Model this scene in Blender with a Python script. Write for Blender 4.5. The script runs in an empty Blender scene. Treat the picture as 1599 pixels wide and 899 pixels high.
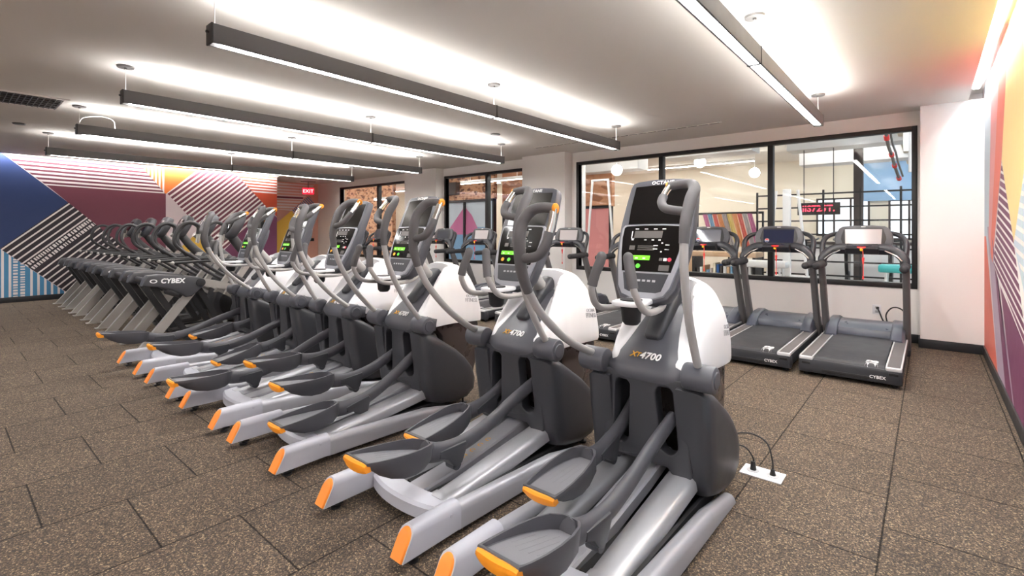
import bpy, bmesh, math, random
from mathutils import Vector, Matrix
random.seed(7)
D = bpy.data
SC = bpy.context.scene
COL = SC.collection
PI = math.pi

# ------------------------------------------------------------------ materials
def s2l(c):
    return tuple(((v / 12.92) if v <= 0.04045 else ((v + 0.055) / 1.055) ** 2.4) for v in c)

def rgb(r, g, b):
    return s2l((r / 255, g / 255, b / 255)) + (1,)

def mat(name, col, rough=0.5, metal=0.0, bump=0.0, bscale=400, vary=0.06, emit=None, estr=0, coat=0.0, spec=0.5):
    m = D.materials.new(name)
    m.use_nodes = True
    nt = m.node_tree
    b = nt.nodes['Principled BSDF']
    b.inputs['Base Color'].default_value = col
    b.inputs['Roughness'].default_value = rough
    b.inputs['Metallic'].default_value = metal
    b.inputs['Specular IOR Level'].default_value = spec
    if coat:
        b.inputs['Coat Weight'].default_value = coat
        b.inputs['Coat Roughness'].default_value = 0.15
    if emit:
        b.inputs['Emission Color'].default_value = emit
        b.inputs['Emission Strength'].default_value = estr
    tc = nt.nodes.new('ShaderNodeTexCoord')
    if vary:
        nz = nt.nodes.new('ShaderNodeTexNoise')
        nz.inputs['Scale'].default_value = 9
        nz.inputs['Detail'].default_value = 3
        nt.links.new(tc.outputs['Object'], nz.inputs['Vector'])
        mr = nt.nodes.new('ShaderNodeMapRange')
        mr.inputs['To Min'].default_value = max(0.02, rough - vary)
        mr.inputs['To Max'].default_value = min(1, rough + vary)
        nt.links.new(nz.outputs['Fac'], mr.inputs['Value'])
        nt.links.new(mr.outputs['Result'], b.inputs['Roughness'])
    if bump:
        n2 = nt.nodes.new('ShaderNodeTexNoise')
        n2.inputs['Scale'].default_value = bscale
        n2.inputs['Detail'].default_value = 2
        nt.links.new(tc.outputs['Object'], n2.inputs['Vector'])
        bp = nt.nodes.new('ShaderNodeBump')
        bp.inputs['Strength'].default_value = bump
        bp.inputs['Distance'].default_value = 0.002
        nt.links.new(n2.outputs['Fac'], bp.inputs['Height'])
        nt.links.new(bp.outputs['Normal'], b.inputs['Normal'])
    return m

def emat(name, col, strength):
    m = D.materials.new(name)
    m.use_nodes = True
    nt = m.node_tree
    nt.nodes.clear()
    o = nt.nodes.new('ShaderNodeOutputMaterial')
    e = nt.nodes.new('ShaderNodeEmission')
    e.inputs['Color'].default_value = col
    e.inputs['Strength'].default_value = strength
    nt.links.new(e.outputs[0], o.inputs[0])
    return m

def glass_mat(name, tint=(1, 1, 1, 1), ior=1.45):
    m = D.materials.new(name)
    m.use_nodes = True
    nt = m.node_tree
    nt.nodes.clear()
    o = nt.nodes.new('ShaderNodeOutputMaterial')
    mx = nt.nodes.new('ShaderNodeMixShader')
    tr = nt.nodes.new('ShaderNodeBsdfTransparent')
    gl = nt.nodes.new('ShaderNodeBsdfGlossy')
    lw_ = nt.nodes.new('ShaderNodeLayerWeight')
    p5 = nt.nodes.new('ShaderNodeMath'); p5.operation = 'POWER'; p5.inputs[1].default_value = 5
    nt.links.new(lw_.outputs['Facing'], p5.inputs[0])
    fr = nt.nodes.new('ShaderNodeMath'); fr.operation = 'MULTIPLY_ADD'; fr.inputs[1].default_value = 0.55; fr.inputs[2].default_value = 0.03
    nt.links.new(p5.outputs[0], fr.inputs[0])
    tr.inputs['Color'].default_value = tint
    gl.inputs['Roughness'].default_value = 0.0
    nt.links.new(fr.outputs[0], mx.inputs[0])
    nt.links.new(tr.outputs[0], mx.inputs[1])
    nt.links.new(gl.outputs[0], mx.inputs[2])
    nt.links.new(mx.outputs[0], o.inputs[0])
    return m

def floor_mat():
    m = D.materials.new('rubber_tile')
    m.use_nodes = True
    nt = m.node_tree
    N, L = nt.nodes, nt.links
    b = N['Principled BSDF']
    tc = N.new('ShaderNodeTexCoord')
    sp = N.new('ShaderNodeSeparateXYZ')
    L.new(tc.outputs['Object'], sp.inputs[0])
    def M(op, a, c=None, clamp=False):
        n = N.new('ShaderNodeMath'); n.operation = op; n.use_clamp = clamp
        for i, v in enumerate((a, c)):
            if v is None: continue
            if isinstance(v, (int, float)): n.inputs[i].default_value = v
            else: L.new(v, n.inputs[i])
        return n.outputs[0]
    PX, PY = 0.5855, 0.6223
    fx = M('DIVIDE', M('ADD', sp.outputs[0], 0.745 + PX * 100), PX)
    row = M('FLOOR', fx)
    ux = M('FRACT', fx)
    par = M('MULTIPLY', M('MODULO', M('ADD', row, 1), 2), -0.5)   # rows alternate by half a tile
    fy = M('ADD', M('DIVIDE', M('ADD', sp.outputs[1], -0.3216 + PY * 100), PY), par)
    uy = M('FRACT', fy)
    cy = M('FLOOR', fy)
    ex = M('MULTIPLY', M('MINIMUM', ux, M('SUBTRACT', 1, ux)), PX)
    ey = M('MULTIPLY', M('MINIMUM', uy, M('SUBTRACT', 1, uy)), PY)
    edge = M('MINIMUM', ex, ey)
    nz0 = N.new('ShaderNodeTexNoise'); nz0.inputs['Scale'].default_value = 60
    L.new(tc.outputs['Object'], nz0.inputs['Vector'])
    edge2 = M('ADD', edge, M('MULTIPLY', M('SUBTRACT', nz0.outputs['Fac'], 0.5), 0.006))
    seam = N.new('ShaderNodeMapRange')
    seam.inputs['From Min'].default_value = 0.0018; seam.inputs['From Max'].default_value = 0.0055
    L.new(edge2, seam.inputs['Value'])
    # granules
    vo = N.new('ShaderNodeTexVoronoi'); vo.inputs['Scale'].default_value = 190
    L.new(tc.outputs['Object'], vo.inputs['Vector'])
    sc = N.new('ShaderNodeSeparateColor')
    L.new(vo.outputs['Color'], sc.inputs[0])
    cr = N.new('ShaderNodeValToRGB')
    cr.color_ramp.interpolation = 'CONSTANT'
    els = cr.color_ramp.elements
    els[0].position = 0; els[0].color = rgb(78, 69, 62)
    els[1].position = 0.36; els[1].color = rgb(98, 86, 76)
    e = els.new(0.64); e.color = rgb(120, 104, 89)
    e = els.new(0.80); e.color = rgb(146, 125, 100)
    e = els.new(0.90); e.color = rgb(66, 64, 66)
    e = els.new(0.95); e.color = rgb(178, 158, 128)
    L.new(sc.outputs[0], cr.inputs[0])
    wn = N.new('ShaderNodeTexWhiteNoise'); wn.noise_dimensions = '2D'
    cb = N.new('ShaderNodeCombineXYZ')
    L.new(row, cb.inputs[0]); L.new(cy, cb.inputs[1])
    L.new(cb.outputs[0], wn.inputs['Vector'])
    nz = N.new('ShaderNodeTexNoise'); nz.inputs['Scale'].default_value = 1.6; nz.inputs['Detail'].default_value = 5
    L.new(tc.outputs['Object'], nz.inputs['Vector'])
    val = M('ADD', M('ADD', 0.56, M('MULTIPLY', wn.outputs['Value'], 0.10)), M('MULTIPLY', nz.outputs['Fac'], 0.24))
    val = M('MULTIPLY', val, M('ADD', 0.15, M('MULTIPLY', seam.outputs[0], 0.85)))
    hv = N.new('ShaderNodeHueSaturation')
    L.new(cr.outputs[0], hv.inputs['Color']); L.new(val, hv.inputs['Value'])
    L.new(hv.outputs[0], b.inputs['Base Color'])
    b.inputs['Roughness'].default_value = 0.88
    b.inputs['Specular IOR Level'].default_value = 0.25
    bp = N.new('ShaderNodeBump'); bp.inputs['Strength'].default_value = 0.55; bp.inputs['Distance'].default_value = 0.004
    L.new(M('ADD', M('MULTIPLY', vo.outputs['Distance'], 0.5), seam.outputs[0]), bp.inputs['Height'])
    L.new(bp.outputs['Normal'], b.inputs['Normal'])
    return m

def chip_mat(name, base, c1, c2, scale):
    m = D.materials.new(name)
    m.use_nodes = True
    nt = m.node_tree
    b = nt.nodes['Principled BSDF']
    tc = nt.nodes.new('ShaderNodeTexCoord')
    vo = nt.nodes.new('ShaderNodeTexVoronoi'); vo.inputs['Scale'].default_value = scale
    mp = nt.nodes.new('ShaderNodeMapping'); mp.inputs['Scale'].default_value = (1, 1, 1.8)
    nt.links.new(tc.outputs['Object'], mp.inputs[0]); nt.links.new(mp.outputs[0], vo.inputs['Vector'])
    sc = nt.nodes.new('ShaderNodeSeparateColor'); nt.links.new(vo.outputs['Color'], sc.inputs[0])
    cr = nt.nodes.new('ShaderNodeValToRGB'); cr.color_ramp.interpolation = 'CONSTANT'
    e = cr.color_ramp.elements
    e[0].position = 0; e[0].color = base
    e[1].position = 0.62; e[1].color = c1
    x = e.new(0.83); x.color = c2
    nt.links.new(sc.outputs[1], cr.inputs[0]); nt.links.new(cr.outputs[0], b.inputs['Base Color'])
    b.inputs['Roughness'].default_value = 0.7
    return m

MT = {}
def mk(k, *a, **kw): MT[k] = mat(k, *a, **kw)
mk('dark_plastic', rgb(57, 58, 63), 0.42, bump=0.06, bscale=900)
mk('mid_plastic', rgb(78, 79, 86), 0.40, bump=0.05, bscale=900)
mk('black_plastic', rgb(30, 30, 32), 0.45, bump=0.05)
mk('inner_black', rgb(22, 20, 20), 0.6)
mk('brown_panel', rgb(66, 58, 57), 0.28)
mk('white_shell', rgb(232, 232, 235), 0.34)
mk('silver_paint', rgb(164, 165, 172), 0.40, metal=0.30, vary=0)
mk('sleeve_grey', rgb(176, 178, 188), 0.42, metal=0.05, vary=0)
mk('bright_silver', rgb(170, 171, 176), 0.38, metal=0.45, vary=0)
mk('bezel_silver', rgb(150, 151, 158), 0.36, metal=0.2, vary=0)
mk('tube_paint', rgb(176, 174, 173), 0.36, metal=0.25)
mk('rubber_grip', rgb(90, 88, 90), 0.72, bump=0.15, bscale=500)
mk('chrome', rgb(225, 222, 215), 0.12, metal=0.95)
mk('orange_plastic', rgb(238, 150, 32), 0.42)
mk('orange_cap', rgb(240, 140, 44), 0.45)
mk('pedal_plastic', rgb(72, 72, 78), 0.48, bump=0.10, bscale=600)
mk('pedal_tread', rgb(112, 112, 118), 0.5, bump=0.2, bscale=300)
mk('black_gloss', rgb(12, 11, 12), 0.10, spec=0.6)
mk('label_paper', rgb(190, 172, 160), 0.6)
mk('print_white', rgb(235, 235, 235), 0.5)
mk('print_grey', rgb(176, 176, 180), 0.5)
mk('print_orange', rgb(222, 165, 40), 0.5)
mk('print_dim', rgb(96, 92, 90), 0.5)
mk('lcd_green', rgb(105, 215, 40), 0.4, emit=rgb(105, 225, 40), estr=0.16)
mk('dot_red', rgb(230, 70, 90), 0.4, emit=rgb(230, 60, 90), estr=0.06)
mk('dot_green', rgb(90, 200, 60), 0.4, emit=rgb(90, 220, 60), estr=0.06)
mk('dot_amber', rgb(240, 170, 40), 0.4, emit=rgb(240, 160, 40), estr=0.06)
mk('red_plastic', rgb(214, 40, 40), 0.4)
mk('red_cord', rgb(235, 62, 58), 0.6)
mk('yellow_plastic', rgb(235, 200, 50), 0.4)
mk('belt', rgb(44, 44, 48), 0.55, bump=0.12, bscale=700)
mk('tread_body', rgb(46, 47, 52), 0.42, bump=0.05)
mk('tread_console', rgb(76, 76, 81), 0.42, bump=0.05)
mk('tread_rail', rgb(96, 92, 92), 0.62, bump=0.35, bscale=260)
mk('tread_trim', rgb(198, 198, 200), 0.34, metal=0.25)
mk('upright', rgb(104, 101, 101), 0.38, metal=0.25)
mk('hood', rgb(72, 76, 88), 0.30)
mk('foam', rgb(44, 43, 46), 0.75, bump=0.1)
mk('screen_dark', rgb(30, 36, 60), 0.08, spec=0.7)
mk('screen_light', rgb(158, 150, 150), 0.16, emit=rgb(215, 205, 202), estr=0.03)  # pale tone and faint glow stand in for reflections on the screen
mk('screen_grey', rgb(66, 68, 74), 0.06, spec=0.9)
mk('wall_white', rgb(236, 233, 230), 0.75, bump=0.04, bscale=120)
mk('ceiling_white', rgb(222, 216, 210), 0.85, bump=0.04, bscale=100)
mk('baseboard_black', rgb(38, 39, 42), 0.5)
mk('frame_black', rgb(30, 28, 29), 0.45)
mk('fixture_grey', rgb(92, 90, 90), 0.42, metal=0.15)
mk('fixture_black', rgb(40, 38, 38), 0.45)
mk('cable', rgb(224, 222, 218), 0.5)
mk('canopy', rgb(112, 110, 108), 0.35, metal=0.4)
mk('vent_dark', rgb(48, 42, 40), 0.7)
mk('arc_grey', rgb(64, 64, 68), 0.46, bump=0.05)
mk('arc_silver', rgb(160, 156, 151), 0.42, metal=0.25)
mk('arc_black', rgb(34, 33, 35), 0.5)
mk('arc_tube', rgb(52, 51, 53), 0.45)
mk('paint_blue', rgb(40, 60, 108), 0.6)
mk('paint_maroon', rgb(116, 58, 74), 0.6)
mk('paint_black', rgb(48, 40, 48), 0.6)
mk('paint_white', rgb(236, 228, 226), 0.6)
mk('paint_orange', rgb(236, 132, 62), 0.6)
mk('paint_redorange', rgb(200, 78, 48), 0.6)
mk('paint_purple', rgb(116, 60, 92), 0.6)
mk('paint_palepink', rgb(216, 202, 204), 0.6)
mk('paint_pink', rgb(226, 172, 152), 0.6)
mk('paint_yellow', rgb(232, 188, 74), 0.6)
mk('paint_lightblue', rgb(74, 140, 184), 0.6)
mk('paint_coral', rgb(228, 116, 98), 0.6)
mk('paint_lilac', rgb(178, 158, 176), 0.6)
mk('paint_sand', rgb(236, 208, 142), 0.6)
mk('paint_mist', rgb(196, 208, 218), 0.6)
mk('paint_rose', rgb(226, 150, 150), 0.6)
mk('cream', rgb(236, 228, 210), 0.7)
mk('tan_ceiling', rgb(236, 230, 222), 0.8)
mk('sky_blue', rgb(150, 186, 220), 0.7)
mk('duct_white', rgb(238, 238, 238), 0.5)
mk('far_floor', rgb(150, 140, 130), 0.7, bump=0.2, bscale=90)
mk('teal', rgb(70, 190, 190), 0.5)
mk('wood', rgb(206, 172, 138), 0.6)
mk('fabric_orange', rgb(226, 160, 110), 0.8)
mk('fabric_yellow', rgb(226, 204, 130), 0.8)
mk('fabric_red', rgb(220, 116, 104), 0.8)
mk('fabric_pink', rgb(196, 116, 156), 0.8)
mk('fabric_blue', rgb(126, 166, 200), 0.8)
mk('fabric_grey', rgb(180, 172, 172), 0.8)
mk('brown_dark', rgb(70, 62, 60), 0.6)
mk('denim', rgb(50, 96, 160), 0.7)
MT['floor'] = floor_mat()
MT['glass'] = glass_mat('pane_glass', (0.97, 0.985, 0.98, 1))
MT['lens_down'] = emat('lens_down', (1.0, 0.985, 0.965, 1), 16.0)
MT['lens_up'] = emat('lens_up', (1.0, 0.98, 0.955, 1), 9.0)
MT['lens_wash'] = emat('lens_wash', (1.0, 0.985, 0.97, 1), 14.0)
MT['far_lamp'] = emat('far_lamp', (1.0, 0.96, 0.9, 1), 4.0)
MT['far_strip'] = emat('far_strip', (1.0, 0.96, 0.92, 1), 4.0)
MT['hall_fill_strip'] = emat('hall_fill_strip', (1.0, 0.975, 0.95, 1), 11.0)
MT['exit_red'] = emat('exit_red', rgb(230, 40, 60), 0.3)
MT['exit_white'] = emat('exit_white', rgb(255, 225, 225), 0.4)
MT['led_red'] = emat('led_red', rgb(255, 70, 90), 0.6)
MT['far_window'] = emat('far_window', (0.86, 0.93, 1.0, 1), 0.35)
MT['osb'] = chip_mat('chip_panel', rgb(208, 158, 120), rgb(178, 122, 88), rgb(120, 78, 56), 9)
MT['brick'] = chip_mat('brick_panel', rgb(204, 150, 114), rgb(190, 134, 98), rgb(160, 108, 78), 4)

# ------------------------------------------------------------------ mesh builder
class MB:
    def __init__(s):
        s.v, s.f, s.m = [], [], []
    def add(s, verts, faces, mi=0):
        o = len(s.v)
        s.v += [tuple(p) for p in verts]
        for f in faces:
            s.f.append([i + o for i in f]); s.m.append(mi)
        return s
    def addbm(s, bm, mi=0):
        bm.verts.index_update()
        s.add([v.co[:] for v in bm.verts], [[v.index for v in f.verts] for f in bm.faces], mi)
        bm.free()
        return s
    def box(s, lo, hi, bev=0.0, seg=2, mi=0, M=None):
        bm = bmesh.new()
        bmesh.ops.create_cube(bm, size=1)
        lo, hi = Vector(lo), Vector(hi)
        for v in bm.verts:
            v.co = Vector([(lo[i] + hi[i]) / 2 + v.co[i] * (hi[i] - lo[i]) for i in range(3)])
        if bev:
            bmesh.ops.bevel(bm, geom=bm.edges[:], offset=min(bev, min(abs(hi[i] - lo[i]) for i in range(3)) * 0.49), segments=seg, profile=0.5, affect='EDGES')
        if M is not None:
            bmesh.ops.transform(bm, matrix=M, verts=bm.verts[:])
        return s.addbm(bm, mi)
    def prism(s, prof, axis, a, b, bev=0.0, seg=2, mi=0, M=None, side=True):
        """profile of 2D points extruded along axis; 'x': (y,z)  'y': (x,z)  'z': (x,y)"""
        def P(p, t):
            return (t, p[0], p[1]) if axis == 'x' else ((p[0], t, p[1]) if axis == 'y' else (p[0], p[1], t))
        bm = bmesh.new()
        A = [bm.verts.new(P(p, a)) for p in prof]
        B = [bm.verts.new(P(p, b)) for p in prof]
        n = len(prof)
        fa = bm.faces.new(A); fb = bm.faces.new(B[::-1])
        for i in range(n):
            bm.faces.new((A[i], B[i], B[(i + 1) % n], A[(i + 1) % n]))
        bmesh.ops.recalc_face_normals(bm, faces=bm.faces[:])
        if bev:
            rim = [e for e in bm.edges if fa in e.link_faces or fb in e.link_faces]
            if not side: rim = rim
            bmesh.ops.bevel(bm, geom=rim, offset=bev, segments=seg, profile=0.5, affect='EDGES', clamp_overlap=True)
        if M is not None:
            bmesh.ops.transform(bm, matrix=M, verts=bm.verts[:])
        return s.addbm(bm, mi)
    def loft(s, rings, caps=True, mi=0, closed=True):
        n = len(rings[0])
        V = [p for r in rings for p in r]
        F = []
        for k in range(len(rings) - 1):
            for i in range(n if closed else n - 1):
                j = (i + 1) % n
                F.append((k * n + i, k * n + j, (k + 1) * n + j, (k + 1) * n + i))
        if caps and closed:
            F.append(tuple(range(n))[::-1]); F.append(tuple((len(rings) - 1) * n + i for i in range(n)))
        return s.add(V, F, mi)
    def tube(s, pts, r, seg=10, res=6, caps=True, mi=0, smooth=True, flat=1.0, round_end=False):
        P = [Vector(p) for p in pts]
        R = r if isinstance(r, (list, tuple)) else [r] * len(P)
        if smooth and len(P) > 2:
            Q, RR = [], []
            for i in range(len(P) - 1):
                p0 = P[i - 1] if i else P[0] * 2 - P[1]
                p1, p2 = P[i], P[i + 1]
                p3 = P[i + 2] if i + 2 < len(P) else P[-1] * 2 - P[-2]
                for k in range(res):
                    t = k / res
                    Q.append(0.5 * ((2 * p1) + (p2 - p0) * t + (2 * p0 - 5 * p1 + 4 * p2 - p3) * t * t + (3 * p1 - p0 - 3 * p2 + p3) * t ** 3))
                    RR.append(R[i] * (1 - t) + R[i + 1] * t)
            Q.append(P[-1]); RR.append(R[-1])
            P, R = Q, RR
        if round_end:
            P, R = list(P), list(R)
            d = (P[-1] - P[-2]).normalized(); rr = R[-1]; e0 = P[-1].copy()
            for a in (20, 40, 60, 75, 86):
                P.append(e0 + d * rr * math.sin(math.radians(a)))
                R.append(rr * math.cos(math.radians(a)))
        T = []
        for i in range(len(P)):
            a, b = P[max(i - 1, 0)], P[min(i + 1, len(P) - 1)]
            d = b - a
            T.append(d.normalized() if d.length > 1e-9 else Vector((0, 0, 1)))
        u = T[0].orthogonal().normalized()
        if abs(T[0].x) < 0.9: u = (Vector((1, 0, 0)) - T[0] * T[0].x).normalized()
        rings = []
        for i in range(len(P)):
            u = (u - T[i] * u.dot(T[i]))
            u = u.normalized() if u.length > 1e-6 else T[i].orthogonal().normalized()
            w = T[i].cross(u)
            rings.append([P[i] + u * (R[i] * math.cos(2 * PI * k / seg)) + w * (R[i] * flat * math.sin(2 * PI * k / seg)) for k in range(seg)])
        return s.loft(rings, caps, mi)
    def cyl(s, p0, p1, r, r1=None, seg=20, mi=0, bev=0.0):
        p0, p1 = Vector(p0), Vector(p1)
        r1 = r if r1 is None else r1
        if bev:
            d = (p1 - p0).normalized()
            return s.tube([p0, p0 + d * bev * 0.3, p0 + d * bev, p1 - d * bev, p1 - d * bev * 0.3, p1], [r - bev, r - bev * 0.3, r, r1, r1 - bev * 0.3, r1 - bev], seg, smooth=False, mi=mi)
        return s.tube([p0, p1], [r, r1], seg, smooth=False, mi=mi)
    def sphere(s, c, r, mi=0, sc=(1, 1, 1), u=20, v=12):
        bm = bmesh.new()
        bmesh.ops.create_uvsphere(bm, u_segments=u, v_segments=v, radius=r)
        for w in bm.verts:
            w.co = Vector((w.co[i] * sc[i] + c[i] for i in range(3)))
        return s.addbm(bm, mi)
    def mesh(s, name, mats, ang=38):
        me = D.meshes.new(name)
        me.from_pydata(s.v, [], s.f)
        for m in (mats if isinstance(mats, (list, tuple)) else [mats]):
            me.materials.append(MT[m] if isinstance(m, str) else m)
        me.polygons.foreach_set('material_index', s.m)
        bm = bmesh.new(); bm.from_mesh(me)
        bmesh.ops.remove_doubles(bm, verts=bm.verts[:], dist=1e-6)
        bmesh.ops.recalc_face_normals(bm, faces=bm.faces[:])
        bm.to_mesh(me); bm.free()
        me.polygons.foreach_set('use_smooth', [True] * len(me.polygons))
        me.set_sharp_from_angle(angle=math.radians(ang))
        me.update()
        return me
    def obj(s, name, mats, parent=None, ang=38, loc=None):
        return link(name, s.mesh(name, mats, ang), parent, loc)
    def mirrored(s):
        o = MB(); o.v = [(-x, y, z) for x, y, z in s.v]; o.f = [f[::-1] for f in s.f]; o.m = s.m[:]
        return o

def link(name, me, parent=None, loc=None):
    o = D.objects.new(name, me)
    COL.objects.link(o)
    if parent is not None: o.parent = parent
    if loc is not None: o.location = loc
    return o

def tag(o, label=None, cat=None, group=None, kind=None):
    if label: o['label'] = label
    if cat: o['category'] = cat
    if group: o['group'] = group
    if kind: o['kind'] = kind
    return o

def empty(name, loc=(0, 0, 0), rz=0, label=None, cat=None, group=None):
    o = D.objects.new(name, None)
    COL.objects.link(o)
    o.location = loc
    o.rotation_euler = (0, 0, rz)
    o.empty_display_size = 0.1
    return tag(o, label, cat, group)

def text_mb(txt, size, ext=0.0015, spacing=1.0, shear=0.0, align='CENTER', bold=0.0):
    cu = D.curves.new('t', 'FONT')
    cu.body = txt; cu.size = size; cu.extrude = ext; cu.align_x = align; cu.align_y = 'CENTER'
    cu.space_character = spacing; cu.shear = shear; cu.resolution_u = 3; cu.offset = bold
    ob = D.objects.new('t', cu); COL.objects.link(ob)
    dg = bpy.context.evaluated_depsgraph_get(); dg.update()
    me = D.meshes.new_from_object(ob.evaluated_get(dg))
    mb = MB().add([v.co[:] for v in me.vertices], [list(p.vertices) for p in me.polygons])
    D.objects.remove(ob); D.curves.remove(cu); D.meshes.remove(me)
    return mb

def mapped(mb, fn):
    mb.v = [tuple(fn(Vector(p))) for p in mb.v]
    return mb

def frame_map(o, ex, ey):
    o, ex, ey = Vector(o), Vector(ex).normalized(), Vector(ey).normalized()
    ez = ex.cross(ey)
    return lambda p: o + ex * p.x + ey * p.y + ez * p.z

# ------------------------------------------------------------------ room
H = 2.81
XR, XL, YB, YF = 0.465, -13.3, 7.7, -7.0
XREC, YCOR = -14.4, 5.95
def struct(o):
    o['kind'] = 'structure'
    return o

struct(MB().box((XREC - 0.3, YF - 0.2, -0.2), (XR + 0.2, YB + 0.12, 0)).obj('floor', 'floor'))
# the ceiling stops short of the two mural walls, where the wall washers sit in a slot
c = MB()
c.box((XL + 0.16, YF, H), (XR - 0.13, YB + 0.15, H + 0.2))
c.box((XREC - 0.15, YCOR, H), (XL + 0.16, YB + 0.15, H + 0.2))
c.box((XL - 0.15, YF, H + 0.14), (XL + 0.16, YCOR, H + 0.2))
c.box((XR - 0.13, YF, H + 0.14), (XR + 0.15, YB + 0.15, H + 0.2))
struct(c.obj('ceiling', 'ceiling_white'))
struct(MB().box((XREC - 0.3, YF - 0.15, 0), (XR + 0.15, YF, H)).obj('wall_rear', 'wall_white'))

WZ0, WZ1 = 0.653, 2.632
WINS = [(-13.13, -9.3, [-11.24]), (-8.6, -5.75, [-7.25]), (-4.97, -0.105, [-3.34, -1.717])]
w = MB()
w.box((XREC - 0.15, YB, 0), (XR + 0.15, YB + 0.15, WZ0))
w.box((XREC - 0.15, YB, WZ1), (XR + 0.15, YB + 0.15, H))
xs = [XREC - 0.15] + [v for a in WINS for v in a[:2]] + [XR + 0.15]
for i in range(0, len(xs), 2):
    w.box((xs[i], YB, WZ0), (xs[i + 1], YB + 0.15, WZ1))
struct(w.obj('wall_back', 'wall_white'))
struct(MB().box((-0.078, 7.45, 0), (XR, YB, H)).obj('pillar_right', 'wall_white'))
struct(MB().box((-6.07, 7.46, 0), (-5.07, YB, H)).obj('pillar_middle', 'wall_white'))
struct(MB().box((-9.78, 7.46, 0), (-8.63, YB, H)).obj('pillar_left', 'wall_white'))
for n, (a, b, mull) in enumerate(WINS, 1):
    f = MB()
    y0, y1, t = YB - 0.012, YB + 0.10, 0.055
    f.box((a, y0, WZ0), (a + t, y1, WZ1), 0.004); f.box((b - t, y0, WZ0), (b, y1, WZ1), 0.004)
    f.box((a + t, y0, WZ1 - t), (b - t, y1, WZ1), 0.004); f.box((a + t, y0, WZ0), (b - t, y1, WZ0 + t + 0.01), 0.004)
    for m_ in mull:
        f.box((m_ - 0.035, y0, WZ0 + t), (m_ + 0.035, y1, WZ1 - t), 0.004)
    fo = struct(f.obj('window_%d' % n, 'frame_black'))
    ed = [a] + mull + [b]
    for i in range(len(ed) - 1):
        MB().box((ed[i] + 0.03, YB + 0.04, WZ0 + 0.04), (ed[i + 1] - 0.03, YB + 0.05, WZ1 - 0.04)).obj('pane', 'glass', fo)

# painted walls: the paint is thin coats on the plaster, stacked in half-millimetre layers
def clip(poly, n, d):
    out = []
    for i in range(len(poly)):
        p, q = poly[i], poly[(i + 1) % len(poly)]
        a = p[0] * n[0] + p[1] * n[1] - d; b = q[0] * n[0] + q[1] * n[1] - d
        if a <= 0: out.append(p)
        if (a < 0 < b) or (b < 0 < a):
            t = a / (a - b)
            out.append((p[0] + (q[0] - p[0]) * t, p[1] + (q[1] - p[1]) * t))
    return out

class Mural:
    def __init__(s, x, sign, mats):
        s.mb, s.x, s.sg, s.mats, s.k = MB(), x, sign, mats, 0
    def idx(s, m):
        if m not in s.mats: s.mats.append(m)
        return s.mats.index(m)
    def poly(s, pts, m, layer=None):
        if len(pts) < 3: return
        if layer is None:
            s.k += 1; layer = s.k
        x = s.x + s.sg * 0.0004 * layer
        s.mb.add([(x, p[0], p[1]) for p in pts], [list(range(len(pts)))], s.idx(m))
    def stripes(s, pts, m, d, pitch, duty, off=0.0, dash=None):
        """bands parallel to direction d clipped to a convex polygon"""
        L_ = math.hypot(*d); d = (d[0] / L_, d[1] / L_); n = (-d[1], d[0])
        q = [p[0] * n[0] + p[1] * n[1] for p in pts]
        s.k += 1
        t = math.floor((min(q) - off) / pitch) * pitch + off; i = 0
        while t < max(q):
            if not (dash and i in dash):
                pp = clip(clip(pts, n, t + pitch * duty), (-n[0], -n[1]), -t)
                s.poly(pp, m, s.k)
            elif dash:
                # a band of small broken lettering
                e = [p[0] * d[0] + p[1] * d[1] for p in pts]
                u = min(e); rnd = random.Random(i)
                while u < max(e):
                    l = rnd.uniform(0.02, 0.05)
                    pp = clip(clip(pts, n, t + pitch * 0.75), (-n[0], -n[1]), -(t + pitch * 0.1))
                    pp = clip(clip(pp, d, u + l), (-d[0], -d[1]), -u) if len(pp) > 2 else []
                    s.poly(pp, m, s.k)
                    u += l + rnd.uniform(0.012, 0.03)
            t += pitch; i += 1

lw = Mural(XL, 1, ['paint_palepink'])
lw.mb.box((XL - 0.15, YF, 0), (XL, YCOR, H + 0.14), mi=0)
T = H + 0.13
lw.poly([(YF, 0), (YF, T), (0.72, T), (1.77, 1.94), (0.81, 1.03), (-0.2, 0)], 'paint_blue')
# maroon field and the white bands above it
lw.poly([(0.72, T), (1.46, 2.26), (1.77, 1.94), (2.65, 1.05), (2.65, 0), (3.44, 0), (3.44, 2.21), (2.88, T)], 'paint_maroon')
lw.stripes([(0.74, T), (1.43, 2.27), (3.42, 2.22), (2.88, T)], 'paint_white', (1, -0.025), 0.078, 0.5, 0.03)
# black and white diamond
dia = [(1.77, 1.94), (0.81, 1.03), (1.69, 0.18), (1.9, 0.0), (3.2, 0.0), (3.44, 0.26), (2.65, 1.05)]
lw.poly(dia, 'paint_black')
lw.stripes(dia, 'paint_white', (0.96, 0.91), 0.098, 0.27, 0.05, dash=(18, 19))
# blue and white upright bands below
lb = [(0.81, 1.03), (-0.3, 0.0), (1.9, 0.0)]
lb = [(YF, 1.03), (0.81, 1.03), (1.86, 0.0), (YF, 0.0)]
lw.poly(lb, 'paint_lightblue')
lw.stripes(lb, 'paint_white', (0, 1), 0.098, 0.36, 0.02, dash=(8, 9))
# orange field
lw.poly([(2.88, T), (3.44, 2.21), (3.48, 2.25), (4.2, T)], 'paint_orange')
lw.stripes([(2.9, T), (3.42, 2.22), (3.44, T)], 'paint_white', (0, 1), 0.07, 0.5, 0.02)
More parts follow.
